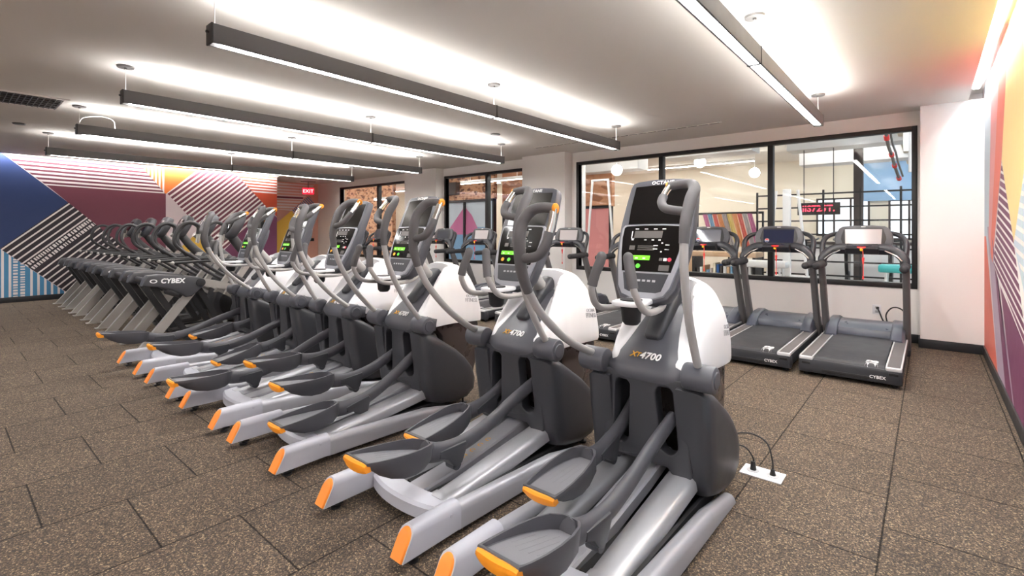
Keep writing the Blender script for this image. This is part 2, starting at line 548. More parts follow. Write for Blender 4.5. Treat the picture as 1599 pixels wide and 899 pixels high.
# maroon diamond with white diagonal bands
dm = [(3.46, 2.23), (4.25, T), (4.75, T), (5.66, 2.0), (5.05, 1.37), (4.45, 0.75), (4.35, 0.85)]
dm = [(3.46, 2.23), (4.25, T), (4.78, T), (5.66, 2.02), (4.55, 0.7), (4.2, 0.95)]
dm = [(3.46, 2.23), (4.2, T), (4.8, T), (5.68, 2.0), (4.62, 0.85)]
lw.poly(dm, 'paint_maroon')
lw.stripes(dm, 'paint_white', (0.74, 0.66), 0.094, 0.42, 0.0)
lw.poly([(4.8, T), (5.68, 2.0), (5.95, 1.75), (5.95, T)], 'paint_redorange')
lw.stripes([(4.8, T), (5.35, 2.37), (5.95, 2.32), (5.95, T)], 'paint_white', (1, -0.02), 0.075, 0.5)
lw.poly([(5.68, 2.0), (5.95, 1.72), (5.95, 0), (5.1, 0), (4.62, 0.85)], 'paint_purple')
lw.poly([(4.05, 1.30), (4.62, 0.85), (5.1, 0.0), (3.9, 0.0), (3.75, 1.0)], 'paint_yellow')
lw.mb.box((XREC, YCOR - 0.15, 0), (XL - 0.15, YCOR, H), mi=0)
struct(lw.mb.obj('wall_left', lw.mats))

rc = Mural(XREC, 1, ['paint_pink'])
rc.mb.box((XREC - 0.15, YCOR - 0.15, 0), (XREC, YB, H), mi=0)
rc.poly([(5.96, 1.3), (6.53, 1.68), (6.87, 1.97), (7.05, 1.75), (7.3, 0.9), (6.9, 0.1), (5.96, 0.1)], 'paint_yellow')
bl = [(6.87, 1.97), (7.4, 2.45), (7.62, 2.2), (7.05, 1.75)]
rc.stripes(bl, 'paint_lightblue', (0.53, -0.5), 0.06, 0.5)
rc.stripes([(5.96, 2.02), (5.96, H), (7.6, H), (7.3, 2.4), (6.87, 1.97)], 'paint_white', (1, 0), 0.085, 0.6)
struct(rc.mb.obj('wall_recess', rc.mats))

rw = Mural(XR, -1, ['paint_palepink'])
rw.mb.box((XR, YF, 0), (XR + 0.15, YB, H + 0.14), mi=0)
def rp(*pts, m): rw.poly(list(pts), m)
rp((7.45, 0), (7.45, T), (6.6, T), (6.95, 1.3), (7.3, 0.3), (7.45, 0.0), m='paint_mist')
rp((7.45, 0.12), (7.45, 1.3), (7.25, 1.3), (6.0, 0.0), (7.45, 0.0), m='paint_coral')
rp((7.1, 1.4), (6.75, 1.4), (5.35, 0.0), (6.0, 0.0), m='paint_lilac')
rp((6.62, T), (5.55, T), (6.55, 1.1), (6.95, 1.3), m='paint_rose')
rp((5.85, T), (5.2, T), (5.78, 1.95), (6.55, 1.05), (6.75, 1.15), m='paint_coral')
rp((6.6, 1.3), (6.35, 1.15), (4.85, 0), (5.4, 0), m='paint_purple')
rp((6.35, 1.15), (5.9, 0.75), (4.6, 0), (4.9, 0), m='paint_lilac')
rp((5.95, 0.97), (4.2, 0.55), (3.2, 0.5), (3.2, 0), (4.85, 0), m='paint_purple')
rp((5.25, T), (3.2, T), (3.2, 1.25), (4.99, 1.25), (5.75, 1.95), m='paint_sand')
tri = [(5.74, 1.93), (6.4, 1.05), (5.9, 0.9), (4.3, 0.6), (4.3, 0.85), (4.95, 1.25)]
rw.poly(tri, 'paint_white')
rw.stripes([(5.74, 1.93), (6.4, 1.05), (5.95, 0.95), (4.35, 0.62), (4.95, 1.25)], 'paint_purple', (1, 0.16), 0.066, 0.66)
rp((4.97, 1.27), (4.3, 1.9), (3.2, 1.9), (3.2, 0.75), (4.3, 0.85), m='paint_mist')
rw.stripes([(4.97, 1.27), (4.3, 1.9), (4.3, 0.95)], 'paint_white', (1, 0.1), 0.08, 0.4)
rp((3.2, T), (1.6, T), (0.6, 0), (3.2, 0), m='paint_mist')
rp((1.6, T), (YF, T), (YF, 0), (0.6, 0), m='paint_palepink')
struct(rw.mb.obj('wall_right', rw.mats))

def bb(name, boxes):
    m = MB()
    for lo, hi in boxes: m.box(lo, hi, 0.004)
    struct(m.obj(name, 'baseboard_black'))
bb('baseboard_left', [((XL, YF, 0), (XL + 0.014, YCOR, 0.105)), ((XREC, YCOR, 0), (XREC + 0.014, YB, 0.105))])
bb('baseboard_right', [((XR - 0.014, YF, 0), (XR, 7.45, 0.105))])
bb('baseboard_back', [((-0.092, 7.436, 0), (XR, 7.45, 0.105)), ((-0.092, 7.45, 0), (-0.078, YB, 0.105)),
                      ((-5.06, YB - 0.014, 0), (-0.092, YB, 0.105)), ((-8.62, YB - 0.014, 0), (-6.08, YB, 0.105)),
                      ((XREC, YB - 0.014, 0), (-9.79, YB, 0.105)),
                      ((-6.084, 7.446, 0), (-5.056, 7.46, 0.105)), ((-9.794, 7.446, 0), (-8.616, 7.46, 0.105))])

# ------------------------------------------------------------------ lights of the room
def pendant(xc, label, y0=1.08, y1=6.12):
    zb, zt = 2.478, 2.592
    root = empty('pendant_light', (xc, y0, zb), 0, label, 'ceiling light', 'linear pendant lights')
    L_ = y1 - y0; h = zt - zb; hw = 0.043
    m = MB()
    m.box((-hw, 0, 0.006), (-hw + 0.006, L_, h)); m.box((hw - 0.006, 0, 0.006), (hw, L_, h))
    m.box((-hw, 0, 0.0), (-hw + 0.012, L_, 0.008)); m.box((hw - 0.012, 0, 0.0), (hw, L_, 0.008))
    m.box((-hw + 0.004, 0.0, 0.045), (hw - 0.004, L_, 0.062))
    m.obj('housing', 'fixture_grey', root)
    for yy in (0, L_):
        s = 1 if yy else -1
        MB().box((-hw - 0.002, min(yy, yy + s * 0.012), -0.004), (hw + 0.002, max(yy, yy + s * 0.012), h + 0.004), 0.003).cyl((0, yy + s * 0.012, h * 0.6), (0, yy + s * 0.028, h * 0.6), 0.008, seg=10).obj('end_cap', 'fixture_black', root)
    n = 4; sl = L_ / n
    for i in range(n):
        a, b = i * sl + (0.05 if i == 0 else 0.012), (i + 1) * sl - (0.05 if i == n - 1 else 0.012)
        MB().box((-hw + 0.012, a, 0.004), (hw - 0.012, b, 0.012)).obj('diffuser', 'lens_down', root)
        MB().box((-hw + 0.012, a, h - 0.010), (hw - 0.012, b, h - 0.002)).obj('uplight_lens', 'lens_up', root)
    MB().box((-hw - 0.003, L_ / 2 - 0.012, -0.004), (hw + 0.003, L_ / 2 + 0.012, h + 0.004), 0.002).obj('joint_band', 'fixture_black', root)
    for yy in (0.02, L_ / 2, L_ - 0.02):
        MB().cyl((0, yy, h - 0.02), (0, yy, H - zb - 0.01), 0.0025, seg=6).obj('cable', 'cable', root)
        MB().cyl((0, yy, H - zb - 0.016), (0, yy, H - zb), 0.062, 0.066, seg=28).cyl((0, yy, H - zb - 0.028), (0, yy, H - zb - 0.014), 0.012, seg=10).obj('canopy', 'canopy', root)
    if abs(xc + 7.53) < 0.1:
        MB().tube([(0.0, 0.35, h), (0.0, 0.33, h + 0.10), (0.0, 0.22, h + 0.13), (0.0, 0.06, h + 0.09), (0, 0.02, h + 0.03)], 0.004, 6).obj('feed_cord', 'cable', root)
    return root
pendant(-0.90, 'linear pendant light nearest the right mural wall, above the treadmills')
pendant(-3.29, 'long dark linear pendant light hanging over the two nearest ellipticals')
pendant(-5.41, 'long dark linear pendant light third from the right wall, over the middle ellipticals')
pendant(-7.53, 'long dark linear pendant light with a looped white feed cord')
for k, x in enumerate((-0.90, -3.29, -5.41, -7.53, -9.91)):  # second run added out of view to lift the room's brightness
    pendant(x, 'unseen linear pendant light added behind the viewer to brighten the room, %s from the right wall' % ('first', 'second', 'third', 'fourth', 'fifth')[k], -6.2, -1.16)
pendant(-9.91, 'long dark linear pendant light nearest the striped left mural')

def washer(name, x0, x1, y0, y1, label):
    root = empty(name, (x0, y0, H + 0.06), 0, label, 'wall washer light', 'wall washer lights')
    MB().box((0, 0, 0.03), (x1 - x0, y1 - y0, 0.07)).obj('housing', 'duct_white', root)
    MB().box((0.01, 0.02, 0.018), (x1 - x0 - 0.01, y1 - y0 - 0.02, 0.03)).obj('lens', 'lens_wash', root)
washer('wall_washer', XL + 0.05, XL + 0.13, -6.0, YCOR - 0.1, 'recessed wall washer light along the top of the left mural')
washer('wall_washer', XR - 0.11, XR - 0.04, -6.0, 7.3, 'recessed wall washer light along the top of the right mural')

# ceiling fittings
g = empty('ceiling_grille', (-7.62, 0.2, H), 0, 'dark slatted air return grille in the ceiling at far left', 'air vent')
gm = MB()
gm.box((-0.36, -0.9, -0.012), (0.36, -0.86, 0)); gm.box((-0.36, 0.74, -0.012), (0.36, 0.78, 0))
gm.box((-0.36, -0.86, -0.012), (-0.32, 0.74, 0)); gm.box((0.32, -0.86, -0.012), (0.36, 0.74, 0))
gm.obj('grille_frame', 'ceiling_white', g)
MB().box((-0.32, -0.86, -0.002), (0.32, 0.74, -0.0005)).obj('backing', 'vent_dark', g)
sm = MB()
for i in range(34):
    y = -0.84 + i * 0.0475
    sm.box((-0.32, y, -0.011), (0.32, y + 0.007, -0.002))
for i in range(5):
    x = -0.24 + i * 0.12
    sm.box((x, -0.86, -0.0115), (x + 0.012, 0.74, -0.003))
sm.obj('slats', 'canopy', g)
sd = empty('slot_diffuser', (-3.7, 6.8, H), 0, 'thin dark slot diffuser line in the ceiling before the windows', 'air vent')
s1 = MB(); s1.box((-1.55, -0.022, -0.006), (1.6, 0.022, 0)); s1.obj('slot_frame', 'ceiling_white', sd)
s2 = MB()
for i in range(21):
    x = -1.52 + i * 0.148
    s2.box((x, -0.010, -0.0075), (x + 0.12, 0.010, -0.0055))
s2.obj('slot', 'vent_dark', sd)
def disc(x, y, r, label, m='canopy'):
    tag(MB().cyl((0, 0, -0.018), (0, 0, 0), r * 0.9, r, seg=28, bev=0.003).obj('ceiling_disc', m, None, loc=(x, y, H)), label, 'ceiling fitting')
disc(-4.95, 5.45, 0.075, 'round ceiling disc between the second and third pendant lights')
disc(-9.35, 0.75, 0.07, 'small round ceiling disc near the left mural')

# exit sign and the tube lamp in the recess
ex = empty('exit_sign', (-13.75, 7.05, 2.52), math.radians(62), 'red lit EXIT sign hanging in the corner past the left mural', 'exit sign')
MB().box((-0.16, -0.02, -0.09), (0.16, 0.02, 0.10), 0.006).obj('panel', 'exit_red', ex)
t_ = mapped(text_mb('EXIT', 0.14, 0.001), frame_map((0, -0.0225, 0.0), (1, 0, 0), (0, 0, 1))); t_.obj('lettering', 'exit_white', ex)
MB().cyl((0, 0, 0.10), (0, 0, H - 2.52 - 0.01), 0.012, seg=10).box((-0.2, -0.03, H - 2.52 - 0.02), (0.2, 0.03, H - 2.52)).obj('bracket', 'canopy', ex)
tag(MB().box((-0.02, 0, 0), (0.02, 1.0, 0.05), 0.008).obj('door_closer_rail', 'paint_maroon', None, loc=(XREC + 0.03, 6.2, 2.33)), 'thin dark red rail on the pink wall under the exit sign', 'rail')
tag(MB().box((0, -0.25, 0), (0.05, 0.25, 0.09), 0.01).obj('wall_rail', 'frame_black', None, loc=(XREC, 7.3, 1.06)), 'short black bar low on the pink recess wall', 'rail')

# ------------------------------------------------------------------ camera
cam = D.cameras.new('camera')
co = D.objects.new('camera', cam); COL.objects.link(co)
co.location = (0, 0, 1.35)
co.rotation_euler = (PI / 2, 0, 0.7037)
cam.sensor_fit = 'HORIZONTAL'; cam.sensor_width = 36
cam.lens = 767.0 / 1599 * 36
cam.shift_y = -(449.5 - 361.5) / 1599
cam.clip_start = 0.05
SC.camera = co

# ------------------------------------------------------------------ elliptical trainers
def side_x(y, z, zb, zt, w, p=2.6):
    t = max(0.0, min(1.0, (z - zb) / max(1e-6, zt - zb)))
    return w * (1 - t ** p) ** (1 / p)

SHELL = [(1.07, 0.72, 0.67, 0.188), (1.11, 0.80, 0.665, 0.208), (1.16, 0.88, 0.66, 0.222), (1.23, 0.965, 0.66, 0.232), (1.31, 1.04, 0.665, 0.24), (1.40, 1.09, 0.665, 0.24),
         (1.48, 1.105, 0.66, 0.24), (1.56, 1.085, 0.655, 0.238), (1.63, 1.03, 0.65, 0.232), (1.68, 0.95, 0.645, 0.225), (1.71, 0.84, 0.64, 0.215), (1.725, 0.70, 0.64, 0.20)]
FASC = [(0.612, 1.040, 0.222), (0.632, 1.031, 0.236), (0.66, 1.028, 0.242), (0.69, 1.038, 0.236), (0.74, 1.08, 0.208), (0.79, 1.135, 0.176), (0.85, 1.205, 0.148), (0.91, 1.28, 0.126), (0.955, 1.34, 0.108), (0.972, 1.385, 0.09)]
def lerp_tab(tab, v, ci, co_):
    for a, b in zip(tab, tab[1:]):
        if a[ci] <= v <= b[ci]:
            t = (v - a[ci]) / (b[ci] - a[ci])
            return a[co_] + (b[co_] - a[co_]) * t
    return tab[0][co_] if v < tab[0][ci] else tab[-1][co_]

PARTS = []      # (name, mesh, parent name or None, pivot group)
def part(name, mb, m, parent=None, grp=None, ang=38):
    PARTS.append((name, mb.mesh(name, m, ang), parent, grp))

def build_elliptical():
    # base rails, sleeves, caps, feet
    for s in (-1, 1):
        x = 0.30 * s
        hw = 0.037
        prof = lambda w, t, b: [(x - w, b), (x + w, b), (x + w, t - 0.032), (x + w - 0.006, t - 0.015), (x + w - 0.018, t - 0.004), (x + w - 0.03, t), (x - w + 0.03, t), (x - w + 0.018, t - 0.004), (x - w + 0.006, t - 0.015), (x - w, t - 0.032)]
        def rail(y0, y1, w, t0, t1, b0, b1):
            mb = MB(); r = []
            for y, t, b in ((y0, t0, b0), (y1, t1, b1)):
                r.append([(p[0], y, p[1]) for p in prof(w, t, b)])
            mb.loft(r); return mb
        mb = rail(0.30, 1.05, hw, 0.142, 0.104, 0.035, 0.018)
        mb2 = rail(1.05, 1.37, hw * 0.98, 0.104, 0.045, 0.018, 0.006); mb.add(mb2.v, mb2.f)
        part('base_rail', mb, 'silver_paint')
        mb = MB()
        pr = prof(hw + 0.004, 0.157, 0.040)
        mb.loft([[(p[0], 0.012 + (0.145 - p[1]) * -0.55 + 0.038, p[1]) for p in pr], [(p[0], 0.31, p[1]) for p in pr]])
        mb.cyl((x + s * (hw + 0.002), 0.25, 0.12), (x + s * (hw + 0.006), 0.25, 0.12), 0.007, seg=10)
        part('rail_sleeve', mb, 'sleeve_grey')
        mb = MB()
        pr = prof(hw - 0.002, 0.151, 0.042)
        f = lambda p, o: (p[0], 0.012 + (0.145 - p[1]) * -0.55 + 0.038 - o, p[1])
        mb.loft([[f(p, -0.01) for p in pr], [f(p, 0.005) for p in pr], [f(((p[0] - x) * 0.9 + x, (p[1] - .09) * 0.93 + .09), 0.011) for p in pr]])
        part('end_cap', mb, 'orange_cap')
        mb = MB().cyl((x, 0.075, 0), (x, 0.075, 0.012), 0.024, seg=14).cyl((x, 0.075, 0.01), (x, 0.075, 0.04), 0.009, seg=8).box((x - 0.03, 0.06, 0.022), (x + 0.03, 0.10, 0.032), 0.003)
        part('levelling_foot', mb, 'black_plastic')
    for s in (-1, 1):
        part('front_foot', MB().cyl((s * 0.22, 1.5, 0), (s * 0.22, 1.5, 0.012), 0.024, seg=12).cyl((s * 0.22, 1.5, 0), (s * 0.22, 1.5, 0.06), 0.009, seg=8), 'black_plastic')
    # rear crossbar, bowed
    mb = MB(); rings = []
    for i in range(13):
        x = -0.265 + 0.53 * i / 12
        b = 0.05 * (abs(x) / 0.265) ** 2.2
        yc = 0.215 + b
        rings.append([(x, yc, 0.045), (x, yc, 0.098), (x, yc + 0.012, 0.112), (x, yc + 0.10, 0.118), (x, yc + 0.11, 0.108), (x, yc + 0.11, 0.045)])
    mb.loft(rings)
    part('rear_crossbar', mb, 'sleeve_grey')
    # roller ramps with lipped rear ends
    for s in (-1, 1):
        mb = MB(); rings = []
        for y, z, w in ((0.31, 0.118, 0.062), (0.33, 0.122, 0.064), (0.36, 0.122, 0.064), (0.365, 0.116, 0.062), (0.75, 0.165, 0.066), (1.15, 0.215, 0.070), (1.30, 0.235, 0.07)):
            x = 0.172 * s
            rings.append([(x - w, y, z - 0.07), (x - w, y, z - 0.022), (x - w * 0.82, y, z - 0.006), (x - w * 0.5, y, z), (x + w * 0.5, y, z), (x + w * 0.82, y, z - 0.006), (x + w, y, z - 0.022), (x + w, y, z - 0.07)])
        mb.loft(rings)
        part('roller_ramp', mb, 'bright_silver')
    # centre spine with orange marks
    mb = MB(); rings = []
    for y, z in ((0.30, 0.10), (0.6, 0.128), (1.0, 0.19), (1.25, 0.245)):
        w = 0.062
        rings.append([(-w, y, z - 0.06), (-w, y, z - 0.008), (-w + 0.01, y, z), (w - 0.01, y, z), (w, y, z - 0.008), (w, y, z - 0.06)])
    mb.loft(rings); sp_ = mb
    mb = MB()
    for k in range(4):
        y = 0.66 + k * 0.062; z = 0.128 + (y - 0.6) * 0.155 + 0.0015
        for a in range(10):
            a0 = a / 12 * 2 * PI + 0.6; a1 = (a + 1) / 12 * 2 * PI + 0.6
            q = lambda r, t: (0.0 + r * math.cos(t), y + r * math.sin(t), z + r * math.sin(t) * 0.155)
            mb.add([q(0.010, a0), q(0.016, a0), q(0.016, a1), q(0.010, a1)], [(0, 1, 2, 3)])
    sp_.add(mb.v, mb.f, 1); part('centre_spine', sp_, ['silver_paint', 'print_orange'])
    # dark frame bed between
    mb = MB().box((-0.25, 0.34, 0.03), (0.25, 1.4, 0.055)).box((-0.105, 0.36, 0.05), (-0.07, 1.3, 0.09)).box((0.07, 0.36, 0.05), (0.105, 1.3, 0.09)).box((-0.256, 0.4, 0.05), (-0.24, 1.3, 0.10)).box((0.24, 0.4, 0.05), (0.256, 1.3, 0.10))
    part('frame_bed', mb, 'black_plastic')
    # inner housing
    prof = [(1.34, 0.05), (1.32, 0.55), (1.22, 0.66), (1.66, 0.69), (1.715, 0.60), (1.70, 0.32), (1.60, 0.05)]
    part('inner_housing', MB().prism(prof, 'x', -0.185, 0.185, 0.02), 'brown_panel')
    # white shell as a height field with a saddle for the fascia
    mb = MB(); rings = []; n = 52
    fine = []
    for a_, b_ in zip(SHELL, SHELL[1:]):
        for q in range(4): fine.append(tuple(a_[j] + (b_[j] - a_[j]) * q / 4 for j in range(4)))
    fine.append(SHELL[-1])
    for (y, zt, zb, w) in fine:
        r = []
        for k in range(n + 1):
            a = PI * k / n
            x = -w * math.copysign(abs(math.cos(a)) ** 0.62, math.cos(a))
            z = zb + (zt - zb) * (max(0.0, math.sin(a)) ** 0.72)
            if y < 1.44:
                fz = 0.56
                for q, q2 in zip(FASC, FASC[1:]):
                    if q[1] <= y <= q2[1]: fz = q[0] + (q2[0] - q[0]) * (y - q[1]) / (q2[1] - q[1])
                if y > FASC[-1][1]: fz = 0.972
                lim = fz - 0.02
                hwf = lerp_tab(FASC, y, 1, 2) if y < 1.385 else 0.09
                t = min(1, max(0, (abs(x) - hwf * 0.98) / 0.035)); t = t * t * (3 - 2 * t)
                z = min(z, max(zb, lim) * (1 - t) + z * t) if z > lim else z
            r.append((x, y, z))
        r += [(w * 0.97, y, zb - 0.02), (-w * 0.97, y, zb - 0.02)]
        rings.append(r)
    mb.loft(rings)
    part('front_shell', mb, 'white_shell', ang=50)
    # raised lettering on both flanks of the shell
    for s in (-1, 1):
        for txt, sz, yy, zz, nm in (('OCTANE', 0.03, 1.585, 0.835, 0), ('FITNESS', 0.042, 1.585, 0.802, 1)):
            tb = text_mb(txt, sz, 0.001)
            def fn(p, s=s, yy=yy, zz=zz):
                y = yy + s * p.x; z = zz + p.y + p.x * s * -0.12
                zt, zb, w = lerp_tab(SHELL, y, 0, 1), lerp_tab(SHELL, y, 0, 2), lerp_tab(SHELL, y, 0, 3)
                sn = max(0.0, min(1.0, (z - zb) / (zt - zb))) ** (1 / 0.72)
                cs = math.sqrt(max(0.0, 1 - sn * sn))
                x = w * cs ** 0.62
                return Vector((s * (x + 0.0015 + (p.z + 0.001)), y, z))
            mapped(tb, fn)
            part('shell_lettering', tb, 'print_grey', 'front_shell')
    # upper fascia
    mb = MB(); rings = []
    for z, y, w in FASC:
        r = []
        for k in range(17):
            t = -1 + 2 * k / 16
            r.append((w * t, y + 0.075 * abs(t) ** 4, z - 0.0 * abs(t)))
        r += [(w, y + 0.18, z), (-w, y + 0.18, z)]
        rings.append(r)
    mb.loft(rings); part('upper_fascia', mb, 'mid_plastic', ang=50)
    # slotted lower fascia: a filled 2D outline with two openings
    cu = D.curves.new('f', 'CURVE'); cu.dimensions = '2D'; cu.fill_mode = 'BOTH'; cu.extrude = 0.03; cu.bevel_depth = 0.008; cu.bevel_resolution = 2; cu.resolution_u = 6
    def spline(pts):
        sp = cu.splines.new('POLY'); sp.points.add(len(pts) - 1)
        for q, p in zip(sp.points, pts): q.co = (p[0], p[1], 0, 1)
        sp.use_cyclic_u = True
    spline([(-0.20, 0.14), (-0.15, 0.20), (-0.12, 0.235), (0.12, 0.235), (0.15, 0.20), (0.20, 0.14), (0.222, 0.22), (0.21, 0.40), (0.208, 0.58), (0.21, 0.645), (-0.21, 0.645), (-0.208, 0.58), (-0.21, 0.40), (-0.222, 0.22)])
    for s in (-1, 1):
        pts = []
        for k in range(16):
            a = 2 * PI * k / 16
            px, pz = 0.052 * math.cos(a), 0.052 * math.sin(a)
            zc = 0.575 if pz > 0 else 0.335
            pts.append((s * (0.108 if pz > 0 else 0.125) + px, zc + pz))
        spline(pts)
    ob = D.objects.new('f', cu); COL.objects.link(ob)
    dg = bpy.context.evaluated_depsgraph_get(); dg.update()
    me = D.meshes.new_from_object(ob.evaluated_get(dg))
    mb = MB().add([(v.co.x, 1.072 - v.co.z + (0.6 - v.co.y) * 0.05 + 0.25 * v.co.x ** 2, v.co.y) for v in me.vertices], [list(p.vertices) for p in me.polygons])
    D.objects.remove(ob); D.curves.remove(cu); D.meshes.remove(me)
    part('slotted_fascia', mb, 'dark_plastic')
    part('warning_sticker', MB().box((-0.045, 1.055, 0.30), (-0.002, 1.059, 0.425)), 'label_paper', 'slotted_fascia')
    PARTS[-1][1].transform(Matrix.Translation((0.024, 0.0, 0)))
    # model lettering on the fascia
    a = math.radians(48)
    ey = (0, math.cos(a), math.sin(a))
    tb = mapped(text_mb('X', 0.042, shear=0.25, bold=0.0006, align='LEFT'), frame_map((-0.080, 1.072, 0.738), (1, 0, 0), ey)); part('model_lettering', tb, 'print_orange', 'upper_fascia')
    tb = mapped(text_mb('T', 0.034, shear=0.25, bold=0.0006, align='LEFT'), frame_map((-0.050, 1.072, 0.738), (1, 0, 0), ey)); part('model_lettering', tb, 'print_orange', 'upper_fascia')
    tb = mapped(text_mb('4700', 0.052, shear=0.2, bold=0.0009, align='LEFT', spacing=1.02), frame_map((-0.03, 1.072, 0.738), (1, 0, 0), ey)); part('model_lettering', tb, 'print_white', 'upper_fascia')
    # stem socket, stem
    mb = MB(); rings = []
    d = Vector((0, 0.26, 0.225)); up = Vector((0, -0.26, 0.30)).normalized()
    p0 = Vector((0, 1.155, 0.80))
    for t, w, h in ((0, 0.030, 0.02), (0.04, 0.048, 0.035), (0.5, 0.058, 0.045), (0.96, 0.058, 0.045), (1.04, 0.045, 0.03), (1.08, 0.02, 0.012)):
        c0 = p0 + d * t
        rings.append([c0 + Vector((w * math.copysign(abs(math.cos(q)) ** 0.6, math.cos(q)), 0, 0)) + up * (h * math.copysign(abs(math.sin(q)) ** 0.6, math.sin(q))) for q in [2 * PI * k / 20 for k in range(20)]])
    mb.loft(rings); part('stem_socket', mb, 'dark_plastic', ang=50)
    part('stem', MB().tube([(0, 1.40, 0.93), (0, 1.33, 1.0), (0, 1.25, 1.09), (0, 1.18, 1.18)], [0.047, 0.046, 0.045, 0.042], 18), 'tube_paint')
    # side covers, hubs
    prof = [(1.02, 0.62), (1.06, 0.632), (1.15, 0.60), (1.26, 0.53), (1.37, 0.46), (1.46, 0.385), (1.54, 0.295), (1.575, 0.20), (1.56, 0.11), (1.49, 0.066), (1.37, 0.058), (1.22, 0.082), (1.12, 0.115), (1.085, 0.20), (1.065, 0.32), (1.04, 0.46)]
    for s in (-1, 1):
        mb = MB()
        cx, cz = 1.27, 0.34
        def ring(x, k, bul=0.0):
            return [(s * x, cx + (p[0] - cx) * k, cz + (p[1] - cz) * k) for p in prof]
        mb.loft([ring(0.17, 1.0), ring(0.25, 1.0), ring(0.280, 0.98), ring(0.302, 0.92), ring(0.314, 0.80), ring(0.319, 0.6)])
        part('side_cover', mb, 'dark_plastic', ang=55)
        mb = MB().cyl((s * 0.20, 1.055, 0.685), (s * 0.345, 1.055, 0.685), 0.062, seg=28, bev=0.012)
        mb.cyl((s * 0.345, 1.055, 0.685), (s * 0.35, 1.055, 0.685), 0.040, 0.036, seg=24)
        part('pivot_hub', mb, 'mid_plastic')
    # console -------------------------------------------------------------
    o = Vector((0, 1.016, 1.013)); uy = Vector((0, 0.263, 0.62)).normalized(); nz = Vector((0, -uy.z, uy.y))   # nz faces the user
    Cm = Matrix(((1, 0, 0, o.x), (0, uy.y, nz.y, o.y), (0, uy.z, nz.z, o.z), (0, 0, 0, 1)))
    def outline(half):
        return half + [(-x, y) for x, y in half[::-1]]
    body = outline([(0.06, -0.005), (0.125, 0.02), (0.155, 0.07), (0.178, 0.18), (0.192, 0.30), (0.196, 0.40), (0.19, 0.52), (0.182, 0.62), (0.172, 0.655), (0.14, 0.668), (0.05, 0.676)])
    mb = MB().prism(body, 'z', -0.075, -0.012, 0.014, M=Cm)
    back = outline([(0.05, 0.03), (0.10, 0.06), (0.13, 0.20), (0.13, 0.36), (0.09, 0.44), (0.03, 0.45)])
    mb.prism(back, 'z', -0.135, -0.07, 0.025, M=Cm)
    part('console', mb, 'mid_plastic')
    scr = outline([(0.150, 0.412), (0.153, 0.50), (0.147, 0.632), (0.05, 0.636)])
    part('tv_screen', MB().prism(scr, 'z', -0.013, -0.009, 0.002, 1, M=Cm), 'black_gloss', 'console')
    tb = mapped(text_mb('OCTANE', 0.027, 0.0012, spacing=1.15, bold=0.0008), frame_map(Cm @ Vector((0, 0.650, -0.0105)), (1, 0, 0), uy)); part('console_lettering', tb, 'print_white', 'console')
    bez = outline([(0.05, 0.012), (0.108, 0.032), (0.135, 0.075), (0.160, 0.19), (0.172, 0.31), (0.172, 0.385), (0.160, 0.402), (0.05, 0.408)])
    part('bezel', MB().prism(bez, 'z', -0.02, 0.004, 0.006, M=Cm), 'bezel_silver', 'console')
    pan = outline([(0.128, 0.150), (0.150, 0.25), (0.160, 0.33), (0.158, 0.385), (0.145, 0.394), (0.05, 0.399)])
    cp_ = MB().prism(pan, 'z', 0.0, 0.0055, 0.0015, 1, M=Cm)
    low = outline([(0.07, 0.045), (0.095, 0.055), (0.118, 0.135), (0.119, 0.142)])
    mb = MB().prism(low, 'z', 0.0, 0.0065, 0.002, 1, M=Cm)
    part('key_pad', mb, 'dark_plastic', 'console')
    mb = MB()
    for k in range(5):
        mb.box((-0.052 + k * 0.026 - 0.008, 0.098, 0.006), (-0.052 + k * 0.026 + 0.008, 0.108, 0.0075), M=Cm)
    part('key', mb, 'print_grey', 'console')
    def dots(lst, z=0.0056):
        m_ = MB()
        for x, y, w, h in lst: m_.box((x - w / 2, y - h / 2, z - 0.001), (x + w / 2, y + h / 2, z + 0.0008), M=Cm)
        return m_
    part('display_strip', dots([(-0.055, 0.222, 0.13, 0.024)]), 'lcd_green', 'console')
    lst = [(x, 0.378, 0.018, 0.005) for x in (-0.085, -0.035, 0.015, 0.06)] + [(x, 0.318, 0.012, 0.006) for x in (-0.1, -0.03, 0.01, 0.045)] + [(-0.108, 0.345, 0.004, 0.04), (-0.10, 0.325, 0.016, 0.003)]
    lst += [(0.03, 0.288, 0.022, 0.004), (0.03, 0.27, 0.022, 0.004), (0.09, 0.292, 0.02, 0.004), (0.09, 0.268, 0.02, 0.004), (0.062, 0.302, 0.008, 0.006), (0.062, 0.256, 0.008, 0.006), (0.09, 0.216, 0.017, 0.015)]
    lst += [(-0.10 + k * 0.04, 0.219, 0.014, 0.006) for k in range(3)]
    q_ = dots(lst, 0.0064); cp_.add(q_.v, q_.f, 1)
    q_ = dots([(-0.02, 0.285, 0.09, 0.004), (-0.02, 0.275, 0.09, 0.004), (-0.02, 0.265, 0.09, 0.004), (-0.095, 0.275, 0.03, 0.024), (0.09, 0.172, 0.052, 0.03), (-0.02, 0.348, 0.15, 0.038), (0.068, 0.216, 0.016, 0.015)]); cp_.add(q_.v, q_.f, 2); part('control_panel', cp_, ['black_gloss', 'print_white', 'print_dim'], 'console')
    def round_dot(x, y, r):
        c1, c2 = Cm @ Vector((x, y, 0.0045)), Cm @ Vector((x, y, 0.0075))
        return MB().cyl(c1, c2, r, seg=16)
    part('stop_key', round_dot(0.112, 0.216, 0.010), 'dot_red', 'console')
    part('start_key', round_dot(-0.045, 0.178, 0.012), 'dot_green', 'console')
    part('quick_key', round_dot(-0.095, 0.178, 0.012), 'dot_amber', 'console')
